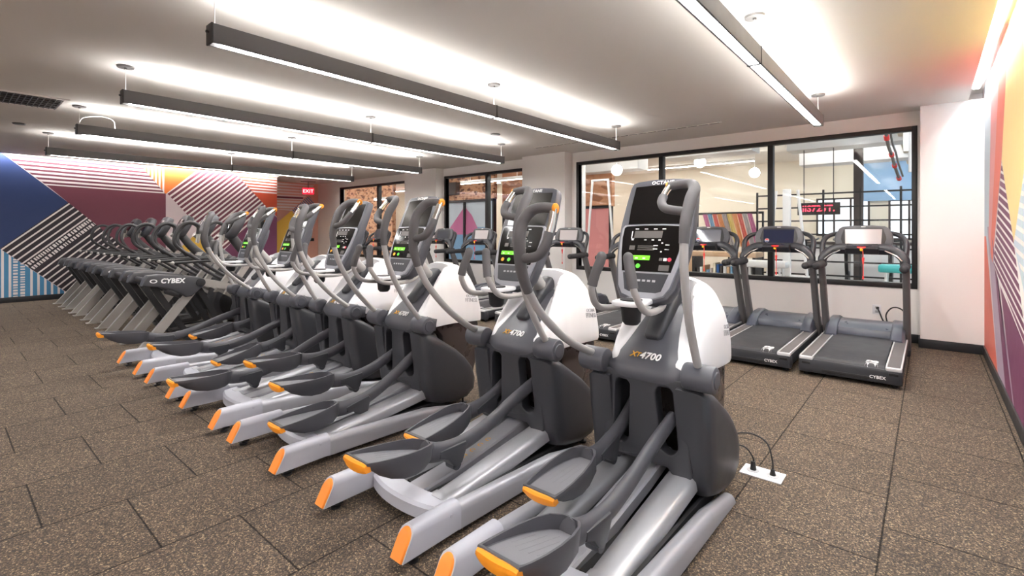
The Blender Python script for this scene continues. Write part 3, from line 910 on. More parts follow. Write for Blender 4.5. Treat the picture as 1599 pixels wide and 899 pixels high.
    # fixed hand grips with heart-rate tubes, cup tray
    for s in (-1, 1):
        part('fixed_handle', MB().tube([(s * 0.02, 1.25, 1.035), (s * 0.075, 1.10, 0.985), (s * 0.11, 0.90, 0.985), (s * 0.116, 0.80, 1.01), (s * 0.108, 0.745, 1.075), (s * 0.10, 0.735, 1.115)], 0.0155, 14), 'tube_paint')
        part('fixed_grip', MB().tube([(s * 0.101, 0.735, 1.105), (s * 0.088, 0.742, 1.16), (s * 0.072, 0.755, 1.21), (s * 0.066, 0.76, 1.238)], 0.0225, 14, round_end=True), 'rubber_grip', 'fixed_handle_%d' % s)
    mb = MB().prism(outline([(0.04, 0.84), (0.070, 0.86), (0.078, 0.92), (0.070, 1.0), (0.04, 1.06)]), 'z', 1.005, 1.028, 0.008)
    part('cup_tray', mb, 'white_shell')
    part('cup_holder', MB().tube([(0, 0.92, 1.034), (0, 0.92, 1.0), (0, 0.92, 0.93), (0, 0.92, 0.915)], [0.052, 0.05, 0.043, 0.03], 22, smooth=False), 'black_plastic', 'cup_tray')
    # moving handlebars, built about their pivot for the left arm in its rearmost pose
    for s in (-1, 1):
        i = -s
        bx = 0.0
        low_ = [(0, 0.045, 0.012), (0, -0.11, 0.07), (0, -0.285, 0.16), (0, -0.45, 0.285)]
        arm = MB().tube(low_ + [(0, -0.545, 0.395)], 0.0185, 14)
        part('handlebar', arm, 'tube_paint', None, 'hb%d' % s)
        gp = MB().tube([(0, -0.54, 0.388), (0, -0.585, 0.48), (0, -0.60, 0.60), (i * 0.004, -0.588, 0.675), (i * 0.035, -0.567, 0.728), (i * 0.085, -0.556, 0.742), (i * 0.147, -0.551, 0.737)], [0.021, 0.025, 0.027, 0.026, 0.024, 0.022, 0.022], 16)
        gp.tube([(0, -0.588, 0.535), (i * 0.05, -0.598, 0.535), (i * 0.105, -0.60, 0.55), (i * 0.135, -0.592, 0.595), (i * 0.142, -0.58, 0.64)], 0.0205, 14)
        part('hand_grip', gp, 'rubber_grip', 'handlebar_%d' % s, 'hb%d' % s)
        part('pulse_sensor', MB().tube([(i * 0.142, -0.581, 0.632), (i * 0.146, -0.566, 0.685), (i * 0.143, -0.553, 0.735)], 0.0165, 14), 'chrome', 'handlebar_%d' % s, 'hb%d' % s)
        part('button_cap', MB().cyl((i * 0.146, -0.5505, 0.737), (i * 0.158, -0.550, 0.737), 0.0215, seg=18, bev=0.003), 'orange_plastic', 'handlebar_%d' % s, 'hb%d' % s)
    # pedals with arms, origin at the middle of the rear lip
    half = [(0.080, 0.0), (0.086, 0.05), (0.090, 0.12), (0.089, 0.20), (0.080, 0.28), (0.062, 0.345), (0.035, 0.385), (0.02, 0.392)]
    op = half + [(-x, y) for x, y in half[::-1]]
    hgt = lambda y: 0.008 + 0.042 * min(1, max(0, y / 0.34)) ** 1.2
    slope = -0.24
    for s in (-1, 1):
        mb = MB()
        R = []
        for k, dz in ((0.74, 'b'), (0.93, 'b2'), (1.0, 'h0'), (0.985, 'h'), (0.90, 'h'), (0.86, 'f'), (0.80, 'f')):
            r = []
            for x, y in op:
                yy = 0.19 + (y - 0.19) * (k if k > 0.95 else (k * 0.5 + 0.5) * 0.98)
                bt = 0.024 + 0.046 * math.sin(PI * min(1, max(0, y / 0.39)) ** 0.9) ** 0.8 + 0.02 * min(1, y / 0.39)
                z = {'h0': hgt(y) - 0.006, 'h': hgt(y), 'f': 0.0, 'b': -bt, 'b2': -bt * 0.55}[dz]
                r.append((x * k, yy, z + slope * yy))
            R.append(r)
        mb.loft(R)
        part('pedal', mb, 'pedal_plastic', None, 'pd%d' % s, ang=45)
        tr = MB()
        for k in range(5):
            x0 = -0.05 + k * 0.025
            tr.box((x0 - 0.002, 0.10 + abs(k - 2) * 0.012, 0.0), (x0 + 0.002, 0.31 - abs(k - 2) * 0.035, 0.0016), M=Matrix(((1, 0, 0, 0), (0, 1, 0, 0), (0, slope, 1, 0.0), (0, 0, 0, 1))))
        inner = [(x * 0.76, 0.19 + (y - 0.19) * 0.86) for x, y in op]
        tr.add([(x, y, 0.0012 + slope * y) for x, y in inner], [list(range(len(inner)))])
        ringm = []
        for rr in (0.020, 0.024):
            ringm.append([(rr * 1.3 * math.cos(q), 0.062 + rr * math.sin(q), 0.001 + slope * (0.062 + rr * math.sin(q))) for q in [2 * PI * j / 18 for j in range(18)]])
        for j in range(18):
            tr.add([ringm[0][j], ringm[0][(j + 1) % 18], ringm[1][(j + 1) % 18], ringm[1][j]], [(0, 1, 2, 3)])
        part('tread_pattern', tr, 'pedal_tread', 'pedal_%d' % s, 'pd%d' % s)
        lip = MB(); rg = []
        for k in range(11):
            x = -0.078 + 0.156 * k / 10
            b = -0.012 * (1 - (x / 0.078) ** 2) + 0.004
            e = 0.006 * (abs(x) / 0.078) ** 4
            rg.append([(x, b - 0.004, -0.038 + e), (x, b - 0.014, -0.014), (x, b - 0.012, 0.001 - e), (x, b - 0.003, 0.007 - e), (x, b + 0.012, 0.002 - e), (x, b + 0.020, -0.038 + e)])
        lip.loft(rg)
        lip.box((-0.020, 0.004, -0.042), (0.020, 0.022, -0.028), 0.004)
        part('pedal_bumper', lip, 'orange_plastic', 'pedal_%d' % s, 'pd%d' % s)
        # arm
        path = [(0, 0.355, -0.085), (0, 0.44, -0.112), (0, 0.56, -0.122), (0, 0.70, -0.105), (0, 0.86, -0.058), (0, 1.02, 0.0), (0, 1.25, 0.07)]
        am = MB().tube(path, [0.034, 0.032, 0.029, 0.027, 0.026, 0.026, 0.026], 16, flat=1.45)
        part('pedal_arm', am, 'pedal_plastic', 'pedal_%d' % s, 'pd%d' % s)
        br = MB().prism([(0.43, -0.10), (0.60, -0.10), (0.61, -0.12), (0.575, -0.195), (0.545, -0.21), (0.515, -0.195), (0.48, -0.155), (0.43, -0.135)], 'x', -0.036, 0.036, 0.008)
        br.cyl((-0.028, 0.545, -0.20), (0.028, 0.545, -0.20), 0.027, seg=16)
        part('roller_bracket', br, 'dark_plastic', 'pedal_%d' % s, 'pd%d' % s)
build_elliptical()

LIPS = [((-0.163, 0.421), (0.372, 0.302)), ((-0.084, 0.417), (0.42, 0.28)), ((0.079, 0.23), (0.197, 0.384)), ((0.298, 0.393), (-0.116, 0.30)), ((0.383, 0.22), (-0.015, 0.395)), ((0.503, 0.294), (-0.184, 0.387))]
HBA = [(38.5, 0.0), (30.2, 8.7), (25.9, 21.2), (14.9, 34.3), (19.4, 35.3), (13.6, 42.9)]
EX = [-1.065, -1.916, -3.02, -3.94, -4.873, -5.86]
ELAB = ['nearest elliptical trainer, first in the row beside the floor outlet',
        'second elliptical trainer from the front end of the row',
        'third elliptical trainer from the front end of the row',
        'fourth elliptical trainer from the front end of the row',
        'fifth elliptical trainer from the front end of the row',
        'farthest elliptical trainer in the row, beside the nearest arc trainer']
def arm_pitch(y, z):
    # tilt that brings the arm through its slot in the fascia
    tab = [(0.44, -0.112), (0.56, -0.122), (0.70, -0.105), (0.86, -0.058), (1.02, 0.0), (1.3, 0.085)]
    dd = 1.06 - y
    sh = lerp_tab(tab, dd, 0, 1)
    zs = 0.36 + 0.09 * min(1, max(0, (dd - 0.6) / 0.6))
    return math.asin(max(-0.5, min(0.5, (zs - z - sh) / math.hypot(dd, 0.2))))
for i in range(6):
    root = empty('elliptical_trainer', (EX[i], 1.2, 0), 0, ELAB[i] + ', white shell', 'elliptical trainer', 'elliptical trainers')
    named = {}
    count = {}
    for name, me, par, grp in PARTS:
        o = D.objects.new(name, me)
        COL.objects.link(o)
        s = None
        if grp: s = int(grp[2:])
        elif name in ('fixed_handle',): count[name] = count.get(name, -3) + 2; s = count[name]
        par_o = root
        if par:
            par_o = named.get(par) or root
        o.parent = par_o
        named.setdefault(name, o)
        if s is not None: named['%s_%d' % (name, s)] = o
        if grp and par_o is root:
            if grp.startswith('hb'):
                a = HBA[i][0 if s > 0 else 1]
                sc = 1.03 - 0.075 * min(1, a / 38.5)
                o.location = (s * 0.27, 1.04, 0.687)
                o.rotation_euler = (math.radians(-a), 0, 0)
                o.scale = (1, sc, sc)
            else:
                y, z = LIPS[i][0 if s > 0 else 1]
                o.location = (s * 0.13, y, z)
                o.rotation_euler = (arm_pitch(y, z), 0, 0)

# ------------------------------------------------------------------ treadmills
TP = []
def tpart(name, mb, m, parent=None, ang=38): TP.append((name, mb.mesh(name, m, ang), parent))
def build_treadmill():
    # chassis
    mb = MB()
    prof = [(-0.385, 0.035), (0.385, 0.035), (0.39, 0.07), (0.386, 0.15), (0.372, 0.165), (-0.372, 0.165), (-0.386, 0.15), (-0.39, 0.07)]
    mb.prism(prof, 'y', 0.0, 0.10, 0.02)
    mb.box((-0.385, 0.05, 0.05), (-0.265, 1.6, 0.172), 0.018); mb.box((0.265, 0.05, 0.05), (0.385, 1.6, 0.172), 0.018)
    mb.box((-0.27, 0.08, 0.05), (0.27, 1.6, 0.13))
    tpart('chassis', mb, 'tread_body')
    tpart('rear_cover_strip', MB().box((-0.20, -0.006, 0.06), (0.16, 0.0, 0.085), 0.002), 'black_plastic', 'chassis')
    tb = mapped(text_mb('CYBEX', 0.036, 0.001, spacing=1.05, bold=0.0008), frame_map((0.215, -0.0015, 0.085), (1, 0, 0), (0, 0, 1))); tpart('rear_lettering', tb, 'print_white', 'chassis')
    for s in (-1, 1):
        mb = MB()
        x0, x1 = (0.268, 0.384) if s > 0 else (-0.384, -0.268)
        # silver rim around the foot rail
        mb.box((x0, 0.02, 0.160), (x0 + 0.014, 1.5, 0.186), 0.005); mb.box((x1 - 0.014, 0.02, 0.160), (x1, 1.5, 0.186), 0.005); mb.box((x0, 0.0, 0.150), (x1, 0.035, 0.184), 0.012)
        tpart('rail_trim', mb, 'tread_trim')
        tpart('foot_rail', MB().box((x0 + 0.012, 0.03, 0.165), (x1 - 0.012, 1.5, 0.181), 0.004), 'tread_rail')
        tpart('rear_vent', MB().box(((x0 + x1) / 2 - 0.035, -0.003, 0.115), ((x0 + x1) / 2 + 0.035, 0.002, 0.138), 0.003), 'black_plastic', 'chassis')
        tb = mapped(text_mb('- - -', 0.02, 0.001), frame_map(((x0 + x1) / 2, -0.002, 0.09), (1, 0, 0), (0, 0, 1)))
        tpart('caster', MB().cyl((s * 0.36, 1.72, 0.035), (s * 0.33, 1.72, 0.035), 0.035, seg=16).box((s * 0.345 - 0.012, 1.68, 0.03), (s * 0.345 + 0.012, 1.76, 0.08), 0.004), 'black_plastic')
        tpart('rear_foot', MB().cyl((s * 0.33, 0.09, 0), (s * 0.33, 0.09, 0.05), 0.028, seg=14), 'black_plastic')
    mb = MB(); rings = []
    for a in range(-90, 91, 15):
        q = math.radians(a)
        rings.append([(-0.262, 0.055 - 0.05 * math.cos(q), 0.138 + 0.05 * math.sin(q)), (0.262, 0.055 - 0.05 * math.cos(q), 0.138 + 0.05 * math.sin(q))])
    V = [p for r in rings for p in r] + [(-0.262, 1.55, 0.188), (0.262, 1.55, 0.188)]
    mb.add(V, [(2 * k, 2 * k + 1, 2 * k + 3, 2 * k + 2) for k in range(len(rings))])
    tpart('running_belt', mb, 'belt')
    tb = text_mb('CYB', 0.12, 0.0, bold=0.004)
    def fn(p):
        y = 0.105 + (-p.x) * 0.0
        # lettering runs across the travel of the belt and wraps over the rear roller
        t = p.x + 0.02
        if t > 0: return Vector((0.165 + p.y, 0.055 + t, 0.1885))
        q = max(-1.5, t / 0.05)
        return Vector((0.165 + p.y, 0.055 + 0.0506 * math.sin(q), 0.138 + 0.0506 * math.cos(q)))
    mapped(tb, fn); tpart('belt_lettering', tb, 'print_white', 'running_belt')
    # motor hood
    mb = MB(); rings = []
    for y, z, w in ((1.40, 0.19, 0.26), (1.405, 0.235, 0.262), (1.42, 0.262, 0.266), (1.50, 0.288, 0.29), (1.62, 0.315, 0.31), (1.80, 0.318, 0.32), (1.96, 0.29, 0.315), (2.04, 0.23, 0.30), (2.07, 0.12, 0.29), (2.06, 0.04, 0.285)):
        rings.append([(-w, y, 0.03), (-w, y, z - 0.03), (-w + 0.03, y, z), (w - 0.03, y, z), (w, y, z - 0.03), (w, y, 0.03)])
    mb.loft(rings)
    tpart('motor_hood', mb, 'hood', ang=30)
    for s in (-1, 1):
        mb = MB()
        mb.loft([[(s * x, y, z) for x, z in ((0.235, 0.17), (0.245, zz), (0.262, zz + 0.012), (0.335, zz + 0.006), (0.36, zz - 0.02), (0.365, 0.17))] for y, zz in ((1.28, 0.19), (1.36, 0.235), (1.46, 0.29), (1.60, 0.325), (1.80, 0.33), (1.97, 0.29), (2.04, 0.2))])
        tpart('hood_cheek', mb, 'hood', 'motor_hood')
        # upright
        A, B = Vector((s * 0.375, 1.66, 0.06)), Vector((s * 0.375, 1.24, 0.97))
        mb = MB(); rings = []
        for t, w, dpt in ((0, 0.036, 0.085), (0.08, 0.034, 0.07), (0.5, 0.033, 0.058), (1, 0.032, 0.052)):
            c0 = A + (B - A) * t
            rings.append([c0 + Vector((w * math.copysign(abs(math.cos(q)) ** 0.5, math.cos(q)), dpt * math.copysign(abs(math.sin(q)) ** 0.5, math.sin(q)), 0)) for q in [2 * PI * k / 20 for k in range(20)]])
        mb.loft(rings); tpart('upright', mb, 'upright')
        tpart('upright_foot', MB().box((s * 0.372 - 0.034, 1.50, 0.0), (s * 0.372 + 0.034, 1.92, 0.075), 0.015), 'tread_body')
        # hand rail: foam grip toward the runner then a rising arm to the console
        g = MB().tube([(s * 0.37, 1.30, 0.985), (s * 0.37, 1.15, 0.985), (s * 0.37, 0.98, 0.98), (s * 0.37, 0.84, 0.978)], [0.043, 0.042, 0.038, 0.038], 16, round_end=True)
        g.sphere((s * 0.37, 1.27, 0.985), 0.045)
        tpart('foam_grip', g, 'foam')
        g = MB().tube([(s * 0.37, 1.24, 1.0), (s * 0.37, 1.27, 1.10), (s * 0.375, 1.32, 1.22), (s * 0.34, 1.38, 1.29), (s * 0.27, 1.43, 1.325), (s * 0.20, 1.46, 1.33)], [0.031, 0.030, 0.028, 0.026, 0.025, 0.025], 14)
        tpart('support_arm', g, 'tread_body')
        g = MB().tube([(s * 0.365, 1.22, 0.99), (s * 0.36, 1.23, 1.06), (s * 0.30, 1.26, 1.13), (s * 0.22, 1.28, 1.17), (s * 0.14, 1.29, 1.17)], [0.042, 0.046, 0.048, 0.050, 0.046], 14, flat=0.75)
        tpart('tray_arm', g, 'tread_body')
        g = MB().tube([(s * 0.345, 1.195, 1.04), (s * 0.29, 1.215, 1.095), (s * 0.20, 1.235, 1.145)], 0.008, 8)
        tpart('pulse_bar', g, 'chrome', 'tray_arm')
    # console slab leaning back
    o = Vector((0, 1.33, 1.17)); uy = Vector((0, 0.22, 0.975)).normalized(); nz = Vector((0, -uy.z, uy.y))
    Cm = Matrix(((1, 0, 0, 0), (0, uy.y, nz.y, o.y), (0, uy.z, nz.z, o.z), (0, 0, 0, 1)))
    def outline(half): return half + [(-x, y) for x, y in half[::-1]]
    body = outline([(0.10, -0.03), (0.20, 0.0), (0.255, 0.035), (0.268, 0.09), (0.262, 0.15), (0.225, 0.225), (0.19, 0.248), (0.08, 0.258)])
    mb = MB().prism(body, 'z', -0.06, 0.0, 0.018, M=Cm)
    mb.prism(outline([(0.06, 0.0), (0.16, 0.03), (0.17, 0.14), (0.10, 0.2)]), 'z', -0.11, -0.055, 0.03, M=Cm)
    tpart('console', mb, 'tread_console')
    bez = outline([(0.165, 0.018), (0.19, 0.05), (0.205, 0.10), (0.20, 0.14), (0.178, 0.215), (0.165, 0.228), (0.05, 0.232)])
    tpart('screen_bezel', MB().prism(bez, 'z', -0.004, 0.004, 0.003, M=Cm), 'black_plastic', 'console')
    tpart('screen', MB().prism([(-0.162, 0.045), (0.162, 0.045), (0.168, 0.21), (-0.168, 0.21)], 'z', 0.001, 0.0055, M=Cm), 'screen_dark', 'console')
    tpart('badge', MB().box((-0.02, 0.236, -0.002), (0.02, 0.243, 0.003), 0.001, M=Cm), 'print_white', 'console')
    # control pod under the screen
    mb = MB().prism([(1.17, 1.165), (1.20, 1.19), (1.33, 1.205), (1.36, 1.15), (1.30, 1.105), (1.22, 1.11)], 'x', -0.15, 0.15, 0.018)
    mb.prism([(1.23, 1.15), (1.27, 1.175), (1.35, 1.18), (1.37, 1.13), (1.31, 1.10)], 'x', -0.33, 0.33, 0.02)
    tpart('control_pod', mb, 'tread_body')
    tpart('pod_display', MB().prism(outline([(0.05, 0.0), (0.09, 0.02), (0.06, 0.036)]), 'z', 0, 0.006, 0.002, M=Matrix(((1, 0, 0, 0), (0, 0.95, -0.3, 1.205), (0, 0.3, 0.95, 1.19), (0, 0, 0, 1)))), 'screen_dark', 'control_pod')
    tpart('stop_key', MB().prism(outline([(0.012, -0.01), (0.04, 0.004), (0.04, 0.016)]), 'z', 0, 0.008, 0.002, M=Matrix(((1, 0, 0, 0), (0, 0.6, -0.8, 1.175), (0, 0.8, 0.6, 1.172), (0, 0, 0, 1)))), 'red_plastic', 'control_pod')
    tpart('safety_key', MB().cyl((0, 1.172, 1.158), (0, 1.158, 1.152), 0.014, seg=14), 'yellow_plastic', 'control_pod')
    c = MB().tube([(0.012, 1.165, 1.145), (0.016, 1.155, 1.12), (0.018, 1.152, 1.05), (0.018, 1.152, 0.86)], 0.0035, 6)
    c.cyl((0.018, 1.152, 1.00), (0.018, 1.152, 1.07), 0.006, 0.013, seg=10)
    c.cyl((0.018, 1.152, 0.84), (0.018, 1.152, 0.87), 0.008, seg=8)
    tpart('safety_cord', c, 'red_cord', 'control_pod')
build_treadmill()
uy_ = Vector((0, 0.22, 0.975)).normalized()
lg = MB()
for r_, a0, a1, mi in ((0.022, 0.15, PI - 0.15, 0), (0.022, PI + 0.15, 2 * PI - 0.15, 1)):
    lg.add([Vector((-0.125, 1.33, 1.17)) + uy_ * 0.075 + Vector((0, -0.975, 0.22)) * 0.0062 + Vector((1, 0, 0)) * r_ * math.cos(a0 + (a1 - a0) * k / 12) + uy_ * r_ * math.sin(a0 + (a1 - a0) * k / 12) for k in range(13)], [list(range(13))], mi)
lg.add([Vector((-0.125, 1.33, 1.17)) + uy_ * 0.075 + Vector((0, -0.975, 0.22)) * 0.0058 + Vector((1, 0, 0)) * 0.024 * math.cos(2 * PI * k / 20) + uy_ * 0.024 * math.sin(2 * PI * k / 20) for k in range(20)], [list(range(20))], 2)
LOGO = lg.mesh('screen_roundel', ['red_plastic', 'paint_blue', 'print_white'])
SCREENS = {'dark': 'screen_dark', 'light': 'screen_light', 'grey': 'screen_grey'}
scr_me = {}
for n_, me, p_ in TP:
    if n_ == 'screen':
        for k, v in SCREENS.items():
            q = me.copy(); q.materials.clear(); q.materials.append(MT[v]); scr_me[k] = q
ORD = ['first', 'second', 'third', 'fourth', 'fifth', 'sixth', 'seventh', 'eighth', 'ninth', 'tenth', 'eleventh']
TX = [(-0.555, 'light', 0), (-1.395, 'dark', 0), (-2.235, 'dark', 0), (-3.24, 'grey', 0), (-4.45, 'light', 0), (-5.42, 'grey', 0), (-6.40, 'light', 0), (-7.47, 'grey', 0), (-8.5, 'grey', 0), (-9.62, 'grey', 0), (-10.5, 'grey', 0)]
for i, (x, sc, rz) in enumerate(TX):
    lab = ('black treadmill with a screen paled by painted-in reflection, nearest the right mural' if i == 0 else
           'black treadmill with a dark blue screen, second from the right mural' if i == 1 else
           'treadmill under the windows, farthest from the right mural' if i == 10 else
           'black treadmill facing the windows, %s from the right mural' % ORD[i])
    root = empty('treadmill', (x, 5.30, 0), math.radians(rz), lab, 'treadmill', 'treadmills along the windows')
    named = {}
    for name, me, par in TP:
        if name == 'screen': me = scr_me[sc]
        o = D.objects.new(name, me); COL.objects.link(o)
        o.parent = named.get(par, root) if par else root
        named[name] = o
    if i in (1, 2):
        o = D.objects.new('screen_roundel', LOGO); COL.objects.link(o); o.parent = named['screen']

# ------------------------------------------------------------------ arc trainers
AP = []
def apart(name, mb, m, parent=None, ang=38): AP.append((name, mb.mesh(name, m, ang), parent))
def build_arc():
    for s in (-1, 1):
        x = s * 0.30
        # slanted rear leg with a foot plate
        d = Vector((0, 0.455, 0.60))
        mb = MB().loft([[(x + dx, 0.0 + dy, 0.012) for dx, dy in ((-0.028, 0), (0.028, 0), (0.028, 0.125), (-0.028, 0.125))],
                        [(x + dx, d.y + dy, d.z) for dx, dy in ((-0.028, 0), (0.028, 0), (0.028, 0.115), (-0.028, 0.115))]])
        apart('rear_leg', mb, 'arc_silver')
        apart('foot_plate', MB().box((x - 0.05, -0.03, 0.0), (x + 0.05, 0.16, 0.014), 0.004), 'arc_silver')
        prof = [(0.035, 0.735), (0.06, 0.815), (0.09, 0.85), (0.20, 0.857), (0.40, 0.835), (0.60, 0.80), (0.665, 0.765), (0.68, 0.72), (0.64, 0.675), (0.58, 0.62), (0.53, 0.575), (0.47, 0.57), (0.40, 0.625), (0.32, 0.672), (0.20, 0.71), (0.10, 0.722)]
        apart('shroud', MB().prism(prof, 'x', x - 0.062, x + 0.062, 0.02, 3), 'arc_grey')
        q = x + s * 0.062
        apart('pivot_cap', MB().cyl((q, 0.62, 0.735), (q + s * 0.012, 0.62, 0.735), 0.05, seg=24, bev=0.003), 'arc_black', 'shroud')
        tb = text_mb('CYBEX', 0.074, 0.001, spacing=1.05, shear=0.15, bold=0.003)
        ring = MB()
        for k in range(20):
            a0, a1 = 2 * PI * k / 20, 2 * PI * (k + 1) / 20
            e = lambda r, a: (-0.185 + 1.7 * r * math.cos(a), 0.0 + r * math.sin(a), 0)
            ring.add([e(0.014, a0), e(0.022, a0), e(0.022, a1), e(0.014, a1)], [(0, 1, 2, 3)])
        tb.add(ring.v, ring.f)
        mapped(tb, frame_map((q + s * 0.001, 0.33, 0.775), (0, s, 0), (0, -s * 0.03 * 0, 1)))
        mapped(tb, lambda p, s=s: Vector((p.x, p.y, p.z - (p.y - 0.33) * 0.05)))
        apart('shroud_lettering', tb, 'print_white', 'shroud')
        # drive arm forward
        mb = MB().loft([[(x + dx, y, z + dz) for dx, dz in ((-0.035, -hh), (0.035, -hh), (0.035, hh), (-0.035, hh))] for y, z, hh in ((0.60, 0.74, 0.045), (0.80, 0.70, 0.045), (1.05, 0.62, 0.045), (1.30, 0.46, 0.05), (1.45, 0.34, 0.05))])
        apart('drive_arm', mb, 'arc_silver')
        # hanging link bars to the foot plate
        for (a, b) in (((0.16, 0.73), (0.50, 0.13)), ((0.63, 0.66), (0.90, 0.14))):
            apart('link_bar', MB().loft([[(x * 0.78 + dx, p[0] + dy, p[1]) for dx, dy in ((-0.026, -0.036), (0.026, -0.036), (0.026, 0.036), (-0.026, 0.036))] for p in (a, b)]), 'arc_black')
        apart('foot_pedal', MB().prism([(0.44, 0.10), (0.44, 0.135), (0.90, 0.165), (0.96, 0.22), (0.97, 0.12), (0.90, 0.095)], 'x', s * 0.16 - 0.095, s * 0.16 + 0.095, 0.012), 'arc_black')
        apart('side_handle', MB().tube([(s * 0.27, 0.36, 0.975), (s * 0.27, 0.62, 0.985), (s * 0.265, 0.95, 0.99), (s * 0.22, 1.12, 0.97), (s * 0.12, 1.28, 0.88)], 0.017, 10), 'arc_black')
        apart('handle_end', MB().sphere((s * 0.27, 0.355, 0.975), 0.022), 'arc_silver', 'side_handle')
        # moving arm loops
        off = 0.08 * s
        apart('arm_loop', MB().tube([(s * 0.24, 1.30, 0.62), (s * 0.25, 1.02, 0.80), (s * 0.25, 0.80 + off * 0.3, 0.98), (s * 0.25, 0.62 + off, 1.16), (s * 0.24, 0.60 + off, 1.30), (s * 0.23, 0.66 + off, 1.42), (s * 0.21, 0.76 + off, 1.47), (s * 0.19, 0.86 + off, 1.42), (s * 0.18, 0.86 + off, 1.32)], 0.023, 10), 'arc_tube')
        apart('loop_tip', MB().cyl((s * 0.18, 0.86 + off, 1.33), (s * 0.185, 0.84 + off, 1.20), 0.012, seg=10), 'arc_silver', 'arm_loop')
        apart('side_strut', MB().loft([[(s * 0.17 + dx, y + dy, z) for dx, dy in ((-0.03, -0.04), (0.03, -0.04), (0.03, 0.04), (-0.03, 0.04))] for y, z in ((0.98, 0.55), (1.30, 1.02))]), 'arc_silver')
    apart('cross_brace', MB().cyl((-0.3, 0.44, 0.585), (0.3, 0.44, 0.585), 0.03, seg=12).cyl((-0.3, 0.12, 0.78), (0.3, 0.12, 0.78), 0.03, seg=12), 'arc_black')
    prof = [(1.20, 0.03), (1.12, 0.30), (1.22, 0.62), (1.34, 0.92), (1.46, 0.98), (1.56, 0.90), (1.72, 0.55), (1.82, 0.20), (1.80, 0.03)]
    apart('front_body', MB().prism(prof, 'x', -0.15, 0.15, 0.04, 3), 'arc_grey')
    apart('base_bar', MB().box((-0.05, 0.55, 0.012), (0.05, 1.9, 0.065), 0.01).box((-0.33, 1.78, 0.0), (0.33, 1.88, 0.06), 0.015).box((-0.28, 0.55, 0.0), (0.28, 0.62, 0.045), 0.01), 'arc_black')
    apart('flywheel', MB().cyl((-0.17, 1.45, 0.30), (0.17, 1.45, 0.30), 0.22, seg=32, bev=0.02), 'arc_black', 'front_body')
    apart('mast', MB().tube([(0, 1.42, 0.92), (0, 1.22, 1.12), (0, 1.06, 1.34)], [0.05, 0.045, 0.04], 14, flat=1.4), 'arc_tube')
    o = Vector((0, 0.99, 1.30)); uy = Vector((0, 0.45, 0.89)).normalized(); nz = Vector((0, -uy.z, uy.y))
    Cm = Matrix(((1, 0, 0, 0), (0, uy.y, nz.y, o.y), (0, uy.z, nz.z, o.z), (0, 0, 0, 1)))
    def outline(half): return half + [(-x, y) for x, y in half[::-1]]
    apart('console', MB().prism(outline([(0.10, -0.02), (0.17, 0.03), (0.20, 0.14), (0.19, 0.27), (0.14, 0.345), (0.05, 0.36)]), 'z', -0.11, 0.0, 0.035, 3, M=Cm), 'arc_grey')
    apart('console_face', MB().prism(outline([(0.07, 0.03), (0.115, 0.06), (0.13, 0.14), (0.125, 0.22), (0.09, 0.265), (0.04, 0.275)]), 'z', -0.002, 0.005, 0.002, M=Cm), 'black_gloss', 'console')
    apart('console_display', MB().box((-0.085, 0.16, 0.004), (0.085, 0.23, 0.007), M=Cm), 'screen_grey', 'console')
    apart('console_collar', MB().cyl((0, 1.04, 1.27), (0, 0.97, 1.33), 0.055, 0.06, seg=18), 'arc_silver', 'console')
build_arc()
AX = [-7.08, -8.05, -9.10, -10.13, -11.13, -12.15]
for i, x in enumerate(AX):
    lab = ('arc trainer nearest the ellipticals, its grey shroud lettering facing the camera' if i == 0 else
           'arc trainer farthest left, next to the striped mural' if i == 5 else
           'grey arc trainer, %s counting from the ellipticals towards the left mural' % ORD[i])
    root = empty('arc_trainer', (x, 1.475, 0), 0, lab, 'arc trainer', 'arc trainers before the left mural')
    named = {}
    for name, me, par in AP:
        o = D.objects.new(name, me); COL.objects.link(o)
        o.parent = named.get(par, root) if par else root
        named[name] = o

# ------------------------------------------------------------------ outlets and cords
fo = empty('floor_outlet', (-0.706, 2.99, 0), 0, 'white floor outlet plate beside the nearest elliptical', 'outlet')
MB().box((-0.105, -0.066, 0), (0.105, 0.066, 0.007), 0.003).obj('cover_plate', 'white_shell', fo)
for s in (-1, 1):
    m = MB().cyl((s * 0.05, 0, 0.006), (s * 0.05, 0, 0.009), 0.032, seg=24)
    m.obj('socket', 'print_grey', fo)
m = MB().tube([(-0.756, 2.995, 0.012), (-0.757, 2.995, 0.075), (-0.80, 2.97, 0.135), (-0.87, 2.93, 0.13), (-0.93, 2.88, 0.06), (-0.97, 2.84, 0.03)], 0.0045, 8)
m.cyl((-0.756, 2.995, 0.009), (-0.756, 2.995, 0.055), 0.017, 0.011, seg=14)
tag(m.obj('power_cord', 'black_plastic'), 'short black power cord plugged into the left floor socket', 'cord')
m = MB().tube([(-0.656, 2.995, 0.012), (-0.660, 3.0, 0.09), (-0.70, 3.03, 0.17), (-0.80, 3.05, 0.185), (-0.90, 3.0, 0.15), (-0.97, 2.88, 0.05)], 0.0045, 8)
m.cyl((-0.656, 2.995, 0.009), (-0.656, 2.995, 0.04), 0.016, 0.010, seg=14)
tag(m.obj('power_cord', 'black_plastic'), 'black power cord arching up from the right floor socket', 'cord')
wo = empty('wall_outlet', (-0.50, YB, 0.37), 0, 'white wall outlet low on the wall behind the nearest treadmill', 'outlet')
MB().box((-0.045, -0.008, -0.06), (0.045, 0, 0.06), 0.003).obj('plate', 'white_shell', wo)
MB().box((-0.018, -0.010, 0.012), (0.018, -0.006, 0.04), 0.002).box((-0.018, -0.010, -0.04), (0.018, -0.006, -0.012), 0.002).obj('receptacles', 'print_grey', wo)
